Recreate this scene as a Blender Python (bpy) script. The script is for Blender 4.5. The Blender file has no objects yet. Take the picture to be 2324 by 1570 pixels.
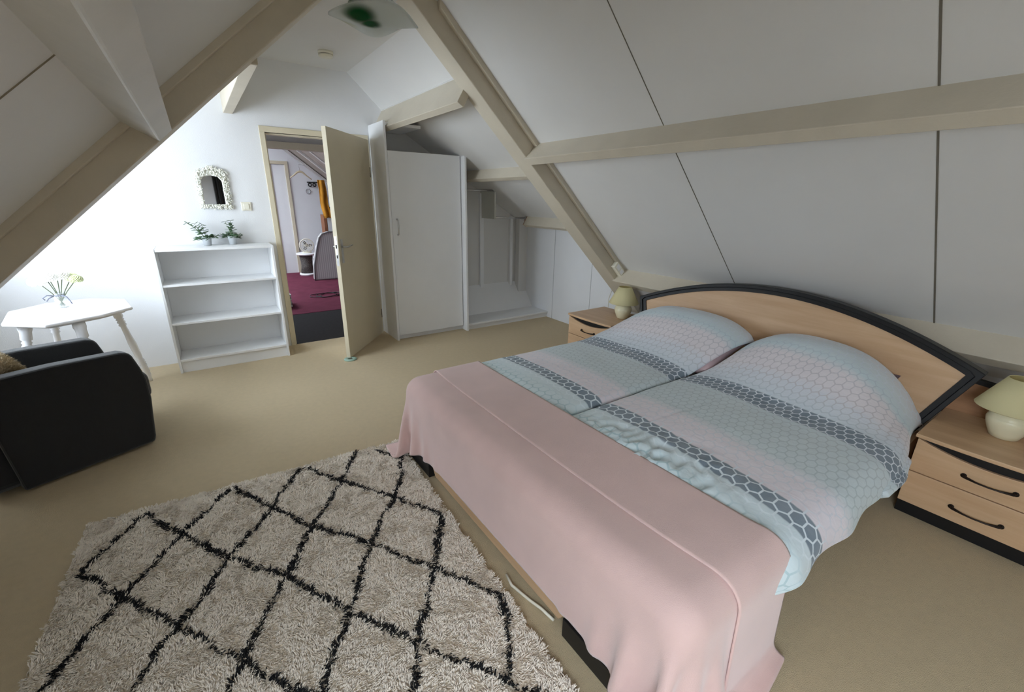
import bpy, bmesh, math, random
import numpy as np
from mathutils import Vector, Matrix, noise
random.seed(7); rng = np.random.default_rng(7)
PI = math.pi
scene = bpy.context.scene
COL = scene.collection

# ------------------------------------------------------------------ camera
YAW, PITCH, ROLL, FPX, CAMH = 0.615, 0.3259, 0.0175, 983.84, 1.55
f = Vector((math.sin(YAW)*math.cos(PITCH), math.cos(YAW)*math.cos(PITCH), -math.sin(PITCH)))
r = Vector((math.cos(YAW), -math.sin(YAW), 0)); u = r.cross(f)
cr, sr = math.cos(ROLL), math.sin(ROLL)
right = cr*r + sr*u; up = -sr*r + cr*u
cam = bpy.data.objects.new('camera', bpy.data.cameras.new('camera')); COL.objects.link(cam)
cam.data.sensor_width = 36; cam.data.lens = 36*FPX/2324
cam.data.clip_start = 0.02
M = Matrix((right, up, -f)).transposed().to_4x4(); M.translation = (0, 0, CAMH)
cam.matrix_world = M
scene.camera = cam

# ------------------------------------------------------------------ light and exposure
w = bpy.data.worlds.new('daylight'); scene.world = w; w.use_nodes = True
bg = w.node_tree.nodes['Background']
bg.inputs[0].default_value = (0.80, 0.90, 1.0, 1); bg.inputs[1].default_value = 9.8
scene.view_settings.view_transform = 'Standard'; scene.view_settings.look = 'None'
scene.view_settings.exposure = 1.10; scene.view_settings.gamma = 1.0
scene.view_settings.use_curve_mapping = False
scene.cycles.max_bounces = 10; scene.cycles.diffuse_bounces = 7
scene.cycles.sample_clamp_indirect = 4.0
scene.cycles.use_denoising = True

def portal(loc, rot, sx, sy, power=0, color=(.85, .92, 1)):
    """skylight guide in a window opening; with power it is the window's own daylight"""
    l = bpy.data.lights.new('window_daylight', 'AREA'); l.shape = 'RECTANGLE'
    l.size = sx; l.size_y = sy; l.energy = power; l.color = color
    o = bpy.data.objects.new('window_daylight', l); COL.objects.link(o)
    o.location = loc; o.rotation_euler = rot
    if power == 0: l.cycles.is_portal = True
    return o

# ------------------------------------------------------------------ main measurements
GY = 5.04                     # far gable wall
T = 0.925                     # roof pitch
A = 4.094                     # right roof: z = A - T x
XR = 2.188                    # twice the ridge x
AL = A - T*XR                 # left roof: z = AL + T x
CZ = 2.726                    # flat ceiling
KX = 3.80; KXL = XR - KX      # knee walls
YB = -2.3                     # rear wall
NV = Vector((-math.sin(math.atan(T)), 0, -math.cos(math.atan(T))))     # right roof inward normal
SV = Vector((-math.cos(math.atan(T)), 0, math.sin(math.atan(T))))      # up the right roof
def mir(x): return XR - x

# unseen near-bay roof opening added to light bed and rug, in x and y
ADDED_SKY = [(-1.15, -0.28, -1.55, -0.20)]
DW0, DW1, DZ0, DZ1 = 3.16, 4.60, 0.94, 2.12   # upright dormer window in the left of the far bay: y and z
for sx0, sx1, sy0, sy1 in ADDED_SKY:
    cx = (sx0+sx1)/2
    portal((cx-.679*.17, (sy0+sy1)/2, AL+T*cx+.734*.17), (0, -math.atan(T), 0), (sx1-sx0)/.734+.05, sy1-sy0+.05)
portal((KXL-.07, (DW0+DW1)/2, (DZ0+DZ1)/2), (0, -PI/2, 0), DZ1-DZ0, DW1-DW0)

# ------------------------------------------------------------------ materials
def s2l(c): return tuple(((v/255)/12.92 if v/255 <= .04045 else ((v/255+.055)/1.055)**2.4) for v in c)
class NT:
    def __init__(s, name):
        s.m = bpy.data.materials.new(name); s.m.use_nodes = True
        s.t = s.m.node_tree; s.b = s.t.nodes['Principled BSDF']
    def n(s, typ, **k):
        x = s.t.nodes.new(typ)
        for a, v in k.items(): setattr(x, a, v)
        return x
    def l(s, a, b): s.t.links.new(a, b)
    def math(s, op, a, b=None, c=None):
        x = s.n('ShaderNodeMath', operation=op)
        for i, v in enumerate((a, b, c)):
            if v is None: continue
            if isinstance(v, (int, float)): x.inputs[i].default_value = v
            else: s.l(v, x.inputs[i])
        return x.outputs[0]
    def mix(s, fac, a, b, blend='MIX'):
        x = s.n('ShaderNodeMix', data_type='RGBA', blend_type=blend)
        for i, v in ((0, fac), (6, a), (7, b)):
            if isinstance(v, (int, float)): x.inputs[i].default_value = v
            elif isinstance(v, tuple): x.inputs[i].default_value = (*v[:3], 1)
            else: s.l(v, x.inputs[i])
        return x.outputs[2]
    def ramp(s, fac, stops, interp='LINEAR'):
        x = s.n('ShaderNodeValToRGB'); x.color_ramp.interpolation = interp
        el = x.color_ramp.elements
        while len(el) < len(stops): el.new(.5)
        for e, (p, c) in zip(el, stops): e.position = p; e.color = (*c[:3], 1)
        s.l(fac, x.inputs[0]); return x.outputs[0]
def mat(name, col, rough=.6, var=.06, scale=6, bump=0, bscale=120, spec=.4, metal=0, stretch=None, sheen=0, coat=0):
    k = NT(name); c = s2l(col)
    tc = k.n('ShaderNodeTexCoord'); src = tc.outputs['Object']
    if stretch:
        mp = k.n('ShaderNodeMapping'); mp.inputs['Scale'].default_value = stretch; k.l(src, mp.inputs[0]); src = mp.outputs[0]
    nz = k.n('ShaderNodeTexNoise'); nz.inputs['Scale'].default_value = scale; nz.inputs['Detail'].default_value = 6; k.l(src, nz.inputs[0])
    lo = tuple(v*(1-var) for v in c); hi = tuple(min(1, v*(1+var)) for v in c)
    k.l(k.ramp(nz.outputs[0], [(.3, lo), (.7, hi)]), k.b.inputs['Base Color'])
    k.b.inputs['Roughness'].default_value = rough; k.b.inputs['Specular IOR Level'].default_value = spec
    k.b.inputs['Metallic'].default_value = metal
    if sheen: k.b.inputs['Sheen Weight'].default_value = sheen; k.b.inputs['Sheen Roughness'].default_value = .5
    if coat: k.b.inputs['Coat Weight'].default_value = coat; k.b.inputs['Coat Roughness'].default_value = .25
    if bump:
        n2 = k.n('ShaderNodeTexNoise'); n2.inputs['Scale'].default_value = bscale; n2.inputs['Detail'].default_value = 4; k.l(src, n2.inputs[0])
        bp = k.n('ShaderNodeBump'); bp.inputs['Strength'].default_value = bump; bp.inputs['Distance'].default_value = .01
        k.l(n2.outputs[0], bp.inputs['Height']); k.l(bp.outputs[0], k.b.inputs['Normal'])
    return k.m
def mat_wood(name, c1, c2, rough=.4, axis=(1, 14, 14), scale=2.2, spec=.45):
    k = NT(name); tc = k.n('ShaderNodeTexCoord'); mp = k.n('ShaderNodeMapping'); mp.inputs['Scale'].default_value = axis
    k.l(tc.outputs['Object'], mp.inputs[0])
    n1 = k.n('ShaderNodeTexNoise'); n1.inputs['Scale'].default_value = scale; n1.inputs['Detail'].default_value = 8; n1.inputs['Roughness'].default_value = .62
    k.l(mp.outputs[0], n1.inputs[0])
    k.l(k.ramp(n1.outputs[0], [(.32, s2l(c1)), (.68, s2l(c2))]), k.b.inputs['Base Color'])
    k.b.inputs['Roughness'].default_value = rough; k.b.inputs['Specular IOR Level'].default_value = spec
    bp = k.n('ShaderNodeBump'); bp.inputs['Strength'].default_value = .05; k.l(n1.outputs[0], bp.inputs['Height']); k.l(bp.outputs[0], k.b.inputs['Normal'])
    return k.m
MT = {}
MT['wall'] = mat('white_wall_paint', (226, 227, 229), .75, .02, 3, .12, 180)
MT['panel'] = mat('white_roof_panel', (216, 215, 213), .6, .02, 2, .04, 150)
MT['seam'] = mat('panel_seam', (112, 106, 95), .9)
MT['seam2'] = mat('faint_panel_joint', (138, 128, 112), .9)
MT['kseam'] = mat('knee_wall_joint', (188, 188, 190), .8)
MT['beam'] = mat('cream_beam_paint', (200, 191, 173), .5, .04, 5, .1, 60)
MT['beamgrey'] = mat('grey_white_beam_paint', (205, 203, 198), .45, .05, 4, .08, 60)
MT['frame'] = mat('cream_door_paint', (208, 198, 174), .45, .03, 4, .04, 80)
MT['white'] = mat('white_laminate', (233, 234, 235), .38, .015, 4)
MT['whitepaint'] = mat('white_gloss_paint', (238, 238, 240), .35, .02, 5)
MT['carpet'] = mat('beige_carpet', (222, 201, 163), .95, .03, 30, .9, 420, .1, sheen=.2)
MT['black'] = mat('black_lacquer', (24, 24, 26), .38, .1, 5)
MT['charcoal'] = mat('charcoal_fabric', (30, 31, 33), .9, .12, 60, .5, 700, .15, sheen=.4)
MT['beech'] = mat_wood('beech_veneer', (196, 160, 124), (210, 177, 141), .42, (10, .8, 10), 2.5)
MT['beechdark'] = mat_wood('beech_veneer_side', (160, 118, 84), (182, 138, 102), .45, (8, 1, 8), 2.5)
MT['handle'] = mat('dark_bronze_handle', (48, 40, 36), .4, .1, 9, metal=.6)
MT['ceramic'] = mat('cream_ceramic', (226, 219, 188), .35, .03, 8, .05, 90, coat=.3)
MT['chrome'] = mat('brushed_metal', (205, 205, 205), .28, .05, 30, metal=1)
MT['plastic'] = mat('cream_plastic', (232, 228, 212), .4, .02, 8)
MT['darkfloor'] = mat('charcoal_hall_mat', (52, 50, 50), .95, .12, 40, .6, 500, .1)
MT['burgundy'] = mat('burgundy_carpet', (104, 50, 66), .95, .14, 6, .6, 300, .1)
MT['grass'] = mat('eucalyptus_leaf', (78, 104, 76), .6, .3, 14)
MT['stem'] = mat('plant_stem', (98, 110, 78), .6)
MT['brownwood'] = mat_wood('sawn_wood', (120, 76, 50), (150, 100, 70), .7, (6, 6, 1))
MT['dark'] = mat('dark_gap', (40, 34, 30), .9)

def shade_mat():
    k = NT('cream_lamp_shade_fabric'); c = s2l((236, 229, 186))
    k.b.inputs['Base Color'].default_value = (*c, 1); k.b.inputs['Roughness'].default_value = .8
    tc = k.n('ShaderNodeTexCoord'); wv = k.n('ShaderNodeTexNoise'); wv.inputs['Scale'].default_value = 300; k.l(tc.outputs['Object'], wv.inputs[0])
    bp = k.n('ShaderNodeBump'); bp.inputs['Strength'].default_value = .2; bp.inputs['Distance'].default_value = .002
    k.l(wv.outputs[0], bp.inputs['Height']); k.l(bp.outputs[0], k.b.inputs['Normal'])
    tr = k.n('ShaderNodeBsdfTranslucent'); tr.inputs[0].default_value = (*c, 1)
    mx = k.n('ShaderNodeMixShader'); mx.inputs[0].default_value = .35
    k.l(k.b.outputs[0], mx.inputs[1]); k.l(tr.outputs[0], mx.inputs[2])
    k.l(mx.outputs[0], k.t.nodes['Material Output'].inputs[0]); return k.m
MT['shade'] = shade_mat()
def glass_mat(name, col=(1, 1, 1), rough=.02, alpha=.25):
    """thin clear glass: mostly transparent with a reflection"""
    k = NT(name); k.b.inputs['Base Color'].default_value = (*col, 1); k.b.inputs['Roughness'].default_value = rough
    tr = k.n('ShaderNodeBsdfTransparent'); tr.inputs[0].default_value = (*[.9+.1*v for v in col], 1)
    lw = k.n('ShaderNodeLayerWeight'); lw.inputs[0].default_value = .35
    fa = k.math('MULTIPLY_ADD', lw.outputs['Facing'], .6, alpha*.4)
    mx = k.n('ShaderNodeMixShader'); k.l(fa, mx.inputs[0]); k.l(tr.outputs[0], mx.inputs[1]); k.l(k.b.outputs[0], mx.inputs[2])
    k.l(mx.outputs[0], k.t.nodes['Material Output'].inputs[0]); return k.m
MT['glass'] = glass_mat('clear_glass', (.95, .98, .98))
MT['pane'] = glass_mat('window_pane', (1, 1, 1), .01, .02)
def mirror_mat():
    k = NT('mirror_glass'); k.b.inputs['Metallic'].default_value = 1; k.b.inputs['Roughness'].default_value = .02
    k.b.inputs['Base Color'].default_value = (.55, .56, .58, 1); return k.m
MT['mirror'] = mirror_mat()

# ------------------------------------------------------------------ mesh helpers
class MB:
    """collects shapes and links them as one mesh object"""
    def __init__(s): s.v = []; s.f = []; s.sm = []
    def add(s, vs, fs, smooth=False):
        o = len(s.v); s.v += [tuple(v) for v in vs]; s.f += [tuple(i+o for i in q) for q in fs]; s.sm += [smooth]*len(fs); return s
    def box(s, x0, x1, y0, y1, z0, z1, m=None):
        vs = [Vector((x, y, z)) for z in (z0, z1) for y in (y0, y1) for x in (x0, x1)]
        if m is not None: vs = [m @ v for v in vs]
        return s.add(vs, [(0, 2, 3, 1), (4, 5, 7, 6), (0, 1, 5, 4), (1, 3, 7, 5), (3, 2, 6, 7), (2, 0, 4, 6)])
    def prism(s, poly, axis, a, b, smooth=False):
        """extrude a 2-D polygon along an axis ('x': poly in yz, 'y': poly in xz, 'z': poly in xy)"""
        def P(p, t): return {'x': (t, p[0], p[1]), 'y': (p[0], t, p[1]), 'z': (p[0], p[1], t)}[axis]
        n = len(poly); vs = [P(p, a) for p in poly]+[P(p, b) for p in poly]
        fs = [(i, (i+1) % n, n+(i+1) % n, n+i) for i in range(n)]
        o = len(s.v); s.v += vs
        s.f += [tuple(i+o for i in q) for q in fs]; s.sm += [smooth]*n
        s.f += [tuple(o+i for i in range(n))[::-1], tuple(o+n+i for i in range(n))]; s.sm += [False, False]
        return s
    def lathe(s, prof, n=24, m=None, loc=(0, 0, 0), smooth=True, cap=True):
        vs = []
        for (rad, z) in prof:
            for i in range(n):
                a = 2*PI*i/n; v = Vector((rad*math.cos(a), rad*math.sin(a), z))
                if m is not None: v = m @ v
                vs.append(v+Vector(loc))
        fs = [(j*n+i, j*n+(i+1) % n, (j+1)*n+(i+1) % n, (j+1)*n+i) for j in range(len(prof)-1) for i in range(n)]
        s.add(vs, fs, smooth)
        if cap:
            o = len(s.v)-len(vs); s.f += [tuple(o+i for i in range(n))[::-1], tuple(o+(len(prof)-1)*n+i for i in range(n))]; s.sm += [False]*2
        return s
    def tube(s, pts, rad, n=8, smooth=True):
        pts = [Vector(p) for p in pts]; rs = rad if isinstance(rad, (list, tuple)) else [rad]*len(pts)
        vs = []; prev = None
        for i, p in enumerate(pts):
            d = (pts[min(i+1, len(pts)-1)]-pts[max(i-1, 0)]).normalized()
            if prev is None:
                a = d.orthogonal().normalized()
            else:
                a = (prev - d*prev.dot(d)).normalized()
            prev = a; b = d.cross(a)
            for k in range(n):
                t = 2*PI*k/n; vs.append(p+(a*math.cos(t)+b*math.sin(t))*rs[i])
        fs = [(j*n+i, j*n+(i+1) % n, (j+1)*n+(i+1) % n, (j+1)*n+i) for j in range(len(pts)-1) for i in range(n)]
        s.add(vs, fs, smooth); o = len(s.v)-len(vs)
        s.f += [tuple(o+i for i in range(n))[::-1], tuple(o+(len(pts)-1)*n+i for i in range(n))]; s.sm += [False]*2
        return s
    def ball(s, c, r3, m=None, n=8, k=6):
        vs = []; fs = []
        for j in range(k+1):
            ph = PI*j/k
            for i in range(n):
                a = 2*PI*i/n; v = Vector((r3[0]*math.sin(ph)*math.cos(a), r3[1]*math.sin(ph)*math.sin(a), r3[2]*math.cos(ph)))
                if m is not None: v = m @ v
                vs.append(v+Vector(c))
        for j in range(k):
            for i in range(n): fs.append((j*n+i, (j+1)*n+i, (j+1)*n+(i+1) % n, j*n+(i+1) % n))
        return s.add(vs, fs, True)
    def build(s, name, m, parent=None, loc=None, bevel=0, seg=2, subsurf=0, weld=False):
        me = bpy.data.meshes.new(name)
        org = Vector(loc) if loc is not None else Vector((0, 0, 0))
        me.from_pydata([tuple(Vector(v)-org) for v in s.v], [], s.f); me.update()
        me.polygons.foreach_set('use_smooth', s.sm)
        bm = bmesh.new(); bm.from_mesh(me)
        if weld: bmesh.ops.remove_doubles(bm, verts=bm.verts, dist=1e-5)
        bmesh.ops.recalc_face_normals(bm, faces=bm.faces); bm.to_mesh(me); bm.free()
        ob = bpy.data.objects.new(name, me); COL.objects.link(ob)
        me.materials.append(MT[m] if isinstance(m, str) else m)
        ob.location = org
        if parent is not None:
            ob.parent = parent; ob.location = org - Vector(parent.get('_o', (0, 0, 0)))
        if bevel:
            b = ob.modifiers.new('bevel', 'BEVEL'); b.width = bevel; b.segments = seg; b.limit_method = 'ANGLE'; b.angle_limit = .6
        if subsurf:
            b = ob.modifiers.new('sub', 'SUBSURF'); b.levels = b.render_levels = subsurf
        return ob
def thing(name, label, cat, loc=(0, 0, 0), group=None):
    o = bpy.data.objects.new(name, None); COL.objects.link(o); o.location = loc; o['_o'] = tuple(loc)
    o.empty_display_size = .1
    o['label'] = label; o['category'] = cat
    if group: o['group'] = group
    return o
def tag(o, label, cat, group=None):
    o['label'] = label; o['category'] = cat
    if group: o['group'] = group
    return o
def struct(ob, label=None):
    ob['kind'] = 'structure'
    if label: ob['label'] = label
    return ob
def copy_tree(o, parent=None):
    c = o.copy(); COL.objects.link(c)
    if parent is not None: c.parent = parent
    for ch in list(o.children): copy_tree(ch, c)
    return c

# ================================================================== SETTING
# floors
struct(MB().box(KXL-.1, KX+.1, YB-.1, GY+.02, -.08, 0).build('floor', 'carpet'), 'beige short-pile carpet of the attic bedroom')
struct(MB().box(-1.5, 4.2, GY+.02, 6.45, -.08, -.005).build('floor', 'darkfloor'), 'charcoal floor just beyond the doorway')
struct(MB().box(-1.5, 4.2, 6.45, 10.3, -.08, 0).build('floor', 'burgundy'), 'burgundy carpet of the room beyond the door')

def roof_plane(xa, xb, y0, y1, side, th=.10):
    """slab following one roof slope between x=xa and x=xb"""
    if side == 'r': z = lambda x: A-T*x; n = -NV
    else: z = lambda x: AL+T*x; n = Vector((NV.x, 0, -NV.z))
    n = n*th
    return MB().prism([(xa, z(xa)), (xb, z(xb)), (xb+n.x, z(xb)+n.z), (xa+n.x, z(xa)+n.z)], 'y', y0, y1)
xc = (A-CZ)/T; xcl = mir(xc)
FB = 3.06                      # plane between the two bays (behind the truss)
struct(MB().box(xcl-.12, xc+.12, YB, GY+.1, CZ, CZ+.1).build('ceiling', 'panel'), 'flat white strip of ceiling along the ridge')
struct(roof_plane(xc, KX+.02, YB, FB, 'r').build('ceiling', 'panel'), 'white panelled roof slope above the bed')
XK = 1.83                      # where the far right slope turns shallower
RZ = lambda x: 3.50-.6*x
struct(roof_plane(xc, XK+.05, FB, GY+.1, 'r').build('ceiling', 'panel'), 'white roof slope near the ridge in the far bay')
struct(MB().prism([(XK-.03, RZ(XK-.03)), (KX+.02, RZ(KX+.02)), (KX+.07, RZ(KX+.02)+.09), (XK+.02, RZ(XK-.03)+.09)], 'y', FB, 5.2).build('ceiling', 'panel'), 'shallower white roof slope over the wardrobe bay')
struct(MB().prism([(1.86, A-T*1.86), (KX, A-T*KX-.05), (KX, RZ(KX)+.05), (1.86, RZ(1.86)+.04)], 'y', FB, FB+.03).build('wall_cheek', 'wall'))
# left slope pieces around the added skylight
def left_piece(xa, xb, y0, y1):
    struct(roof_plane(xa, xb, y0, y1, 'l').build('ceiling', 'panel'), 'white panelled roof slope on the left')
for (sx0, sx1, sy0, sy1), (ya, yb) in ((ADDED_SKY[0], (YB, 1.66)),):
    left_piece(KXL-.02, sx0, ya, yb); left_piece(sx1, xcl, ya, yb)
    left_piece(sx0, sx1, ya, sy0); left_piece(sx0, sx1, sy1, yb)
left_piece(KXL-.02, xcl, 1.66, FB)
left_piece(.36, xcl, FB, GY+.1)
LZ = lambda x: 2.40+.09*(x-.36)
struct(MB().prism([(KXL-.1, LZ(KXL-.1)), (.40, LZ(.40)), (.40, LZ(.40)+.08), (KXL-.1, LZ(KXL-.1)+.08)], 'y', FB, GY+.1).build('ceiling', 'panel'), 'white dormer roof on the left of the far bay')
struct(MB().prism([(.36, AL+T*.36-.0), (KXL, AL+T*KXL-.05), (KXL, LZ(KXL)+.04), (.36, LZ(.36)+.04)], 'y', FB, FB+.03).build('wall_cheek', 'wall'))
dw = MB()
for a, b, c, d in ((FB, GY+.1, 0, DZ0), (FB, GY+.1, DZ1, LZ(KXL)+.05), (FB, DW0, DZ0, DZ1), (DW1, GY+.1, DZ0, DZ1)): dw.box(KXL-.08, KXL, a, b, c, d)
struct(dw.build('wall_left', 'wall'), 'white dormer front wall on the left')
fr = MB()
for a, b, c, d in ((DW0, DW1, DZ0, DZ0+.05), (DW0, DW1, DZ1-.05, DZ1), (DW0, DW0+.05, DZ0+.05, DZ1-.05), (DW1-.05, DW1, DZ0+.05, DZ1-.05), ((DW0+DW1)/2-.03, (DW0+DW1)/2+.03, DZ0+.05, DZ1-.05)): fr.box(KXL-.06, KXL-.01, a, b, c, d)
w_ = struct(fr.box(KXL-.08, KXL+.06, DW0-.03, DW1+.03, DZ0-.03, DZ0).build('window_1', 'whitepaint'), 'white dormer window with a sill')
MB().box(KXL-.038, KXL-.033, DW0+.05, DW1-.05, DZ0+.05, DZ1-.05).build('pane', 'pane', w_)

# frame and thin pane of the added skylight
for i, (sx0, sx1, sy0, sy1) in enumerate(ADDED_SKY):
    n = Vector((-.679, 0, .734)); s_ = Vector((.734, 0, .679)); L = (sx1-sx0)/.734
    p0 = Vector((sx0, 0, AL+T*sx0))
    Mx = Matrix((s_, (0, 1, 0), n)).transposed().to_4x4(); Mx.translation = p0
    fr = MB()
    for (a, b, c, d) in ((-.02, L+.02, sy0-.02, sy0+.05), (-.02, L+.02, sy1-.05, sy1+.02), (-.02, .06, sy0+.05, sy1-.05), (L-.06, L+.02, sy0+.05, sy1-.05)):
        fr.box(a, b, c, d, .0, .16, Mx)
    w_ = struct(fr.build('window_%d' % (i+2), 'whitepaint'), 'unseen skylight frame added in the left roof slope for foreground light')
    MB().box(.05, L-.05, sy0+.04, sy1-.04, .08, .085, Mx).build('pane', 'pane', w_)

# far gable wall with door opening
DX0, DX1, DZ = .662, 1.592, 2.113
def rz_wall(x):
    if x < xcl: return AL+T*x
    if x > xc: return A-T*x
    return CZ
wl = MB()
wl.prism([(KXL-.05, 0), (.36, 0), (.36, LZ(.36)+.04), (KXL-.05, LZ(KXL)+.03)], 'y', GY, GY+.10)
for (x0, x1, zb) in ((.36, DX0, 0), (DX0, xcl, DZ), (xcl, xc, DZ), (xc, DX1, DZ), (DX1, 1.68, 0), (1.68, 2.06, 2.252)):
    wl.prism([(x0, zb), (x1, zb), (x1, max(zb+.001, rz_wall(x1))+.04), (x0, rz_wall(x0)+.04)], 'y', GY, GY+.10)
struct(wl.build('wall_far', 'wall'), 'white gable wall with the door')
# back of the wardrobe bay
struct(MB().prism([(1.68, 0), (KX, 0), (KX, RZ(KX)+.05), (1.68, RZ(1.68)+.05)], 'y', 5.16, 5.20).build('wall_far', 'panel'), 'white back wall inside the wardrobe and clothes niche')
# knee walls
struct(MB().box(KX, KX+.08, FB-.02, 5.2, 0, RZ(KX)+.04).build('wall_right', 'wall'), 'white knee wall in the far bay')
struct(MB().box(KX, KX+.08, YB, FB-.02, 0, A-T*KX+.06).build('wall_right', 'wall'), 'white knee wall behind the bed')
struct(MB().box(KXL-.08, KXL, YB, FB, 0, AL+T*KXL+.06).build('wall_left', 'wall'), 'white knee wall on the left')
for y in (4.439, 3.739):
    struct(MB().box(KX-.004, KX+.002, y-.003, y+.003, 0, RZ(KX)-.02).build('trim_1', MT['kseam']))
# rear gable wall, with a dark curtain hanging on it
wr = MB()
for a, b in ((KXL, xcl), (xcl, xc), (xc, KX)):
    wr.prism([(a, 0), (b, 0), (b, rz_wall(b)+.04), (a, rz_wall(a)+.04)], 'y', YB-.1, YB)
struct(wr.build('wall_rear', 'wall'), 'white gable wall behind the viewer')
cu_ = MB(); n_ = 60
vs = [(.43+.70*i/(n_-1), YB+.06+.03*math.sin(i*.9), z) for z in (.03, 2.2) for i in range(n_)]
cu_.add(vs, [(i, i+1, n_+i+1, n_+i) for i in range(n_-1)], True)
tag(cu_.build('curtain', 'charcoal'), 'dark floor-length curtain on the rear gable wall, seen in the mirror', 'curtain')
def seam_r(y, xa, xb, wd=.004):
    m = MB(); p = lambda x: (x, A-T*x)
    n = NV*.0025
    m.prism([(xa, A-T*xa), (xb, A-T*xb), (xb+n.x, A-T*xb+n.z), (xa+n.x, A-T*xa+n.z)], 'y', y-wd, y+wd)
    struct(m.build('trim_2', 'seam'))
seam_r(1.777, xc, KX, .0022); seam_r(.588, xc, KX, .0038); seam_r(-.60, xc, KX, .004)
m = MB(); m.prism([(KXL, AL+T*KXL), (xcl, AL+T*xcl), (xcl+.002, AL+T*xcl-.002), (KXL+.002, AL+T*KXL-.002)], 'y', 1.6585, 1.6612)
struct(m.build('trim_2', MT['seam2']))

# ---- timber: purlins run along y, cross-section square to the slope
def purlin_poly(x, h, wd, side='r', z=None, n=None, s=None):
    n = n or NV; s = s or SV
    z = A-T*x if z is None else z
    P = Vector((x, 0, z)); o = -n*.02
    q = [P+o, P+n*h, P+n*h-s*wd, P-s*wd+o]
    pts = [(v.x, v.z) for v in q]
    if side == 'l': pts = [(mir(a), b) for a, b in pts]
    return pts
TY0, TY1 = 2.972, 3.15          # truss rafters
struct(MB().prism(purlin_poly(2.298, .155, .068), 'y', YB, TY0+.02).build('trim_3', 'beam', bevel=.004), 'cream purlin crossing the roof slope above the bed')
struct(MB().prism(purlin_poly(3.447, .16, .075), 'y', YB, TY0+.02).build('trim_3', 'beam', bevel=.004), 'cream lower purlin behind the headboard')
lp = MB(); PL = Vector((-.205, 0, AL-T*.205)); nl = Vector((.679, 0, -.734)); sl = Vector((.734, 0, .679))
q = [Vector((-.232, 0, 1.876)), Vector((-.0866, 0, 1.797)), Vector((-.0231, 0, 1.856)), Vector((-.134, 0, 1.98))]
struct(MB().prism([(v.x, v.z) for v in q], 'y', YB, TY0+.02).build('trim_3', 'beamgrey', bevel=.006), 'grey-white purlin running over the viewer on the left')
# purlins of the far bay
n2 = Vector((-.5145, 0, -.8575)); s2 = Vector((-.8575, 0, .5145))
struct(MB().prism(purlin_poly(2.73, .116, .058, z=RZ(2.73), n=n2, s=s2), 'y', TY1-.03, 5.16).build('trim_4', 'beam', bevel=.004), 'cream middle purlin above the clothes niche')
lowp = struct(MB().prism(purlin_poly(3.60, .124, .055, z=RZ(3.60), n=n2, s=s2), 'y', TY1-.03, 4.80).build('trim_4', 'beam', bevel=.004), 'cream low purlin sawn off above the clothes niche')
struct(MB().prism(purlin_poly(3.598, .122, .053, z=RZ(3.598), n=n2, s=s2), 'y', 4.80, 4.806).build('trim_4', 'brownwood'), 'bare brown sawn end of the low purlin')
E0 = Vector((1.683, 0, 2.21)); dn = Vector((1.807-1.683, 0, 2.416-2.21)).normalized(); dp = Vector((dn.z, 0, -dn.x))
q = [E0, E0+dn*.29, E0+dn*.29+dp*.06, E0+dp*.06]
struct(MB().prism([(v.x, v.z) for v in q], 'y', TY1-.03, GY+.12).build('trim_4', 'beam', bevel=.004), 'cream upper purlin left of the wardrobe top')
struct(MB().prism([(.355, 2.24), (.43, 2.24), (.43, AL+T*.43+.02), (.355, AL+T*.355+.02)], 'y', TY1-.03, GY+.05).build('trim_4', 'beam', bevel=.004), 'cream upper purlin on the left side')

# truss rafters with the batten in front
def rafter(side):
    m = MB(); d = .142*1.362
    xs = (XR/2, KX)
    pts = [(xs[0], A-T*xs[0]+.05), (xs[1], A-T*xs[1]+.05), (xs[1], A-T*xs[1]-d), (xs[0], A-T*xs[0]-d)]
    if side == 'l': pts = [(mir(a), b) for a, b in pts]
    m.prism(pts, 'y', TY0, TY1)
    ob = struct(m.build('trim_5', 'beam', bevel=.006), 'cream truss rafter on the %s' % ('right' if side == 'r' else 'left'))
    b = MB(); h = .045
    xs = (xc, KX-.3)
    pts = [(xs[0], A-T*xs[0]+.01), (xs[1], A-T*xs[1]+.01), (xs[1], A-T*xs[1]-h), (xs[0], A-T*xs[0]-h)]
    if side == 'l': pts = [(mir(a), v) for a, v in pts]
    b.prism(pts, 'y', TY0-.042, TY0)
    struct(b.build('trim_6', 'beam', bevel=.004), 'thin cream batten beside the %s rafter' % ('right' if side == 'r' else 'left'))
rafter('r'); rafter('l')

# ---- door
fr = MB()
fr.box(DX0-.045, DX0, GY-.012, GY+.11, 0, DZ); fr.box(DX1, DX1+.045, GY-.012, GY+.11, 0, DZ)
fr.box(DX0-.045, DX1+.045, GY-.012, GY+.11, DZ, DZ+.052)
fr.box(DX0, DX0+.012, GY+.03, GY+.109, 0, DZ-.014); fr.box(DX1-.012, DX1, GY+.03, GY+.109, 0, DZ-.014)
fr.box(DX0, DX1, GY+.03, GY+.109, DZ-.014, DZ)
struct(fr.build('trim_7', 'frame', bevel=.003), 'cream door frame around the open doorway')
hx, hy = 1.598, 4.985
dv = Vector((1.019-hx, 4.292-hy, 0)); W = dv.length; dv.normalize(); dn_ = Vector((-dv.y, dv.x, 0))
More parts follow.
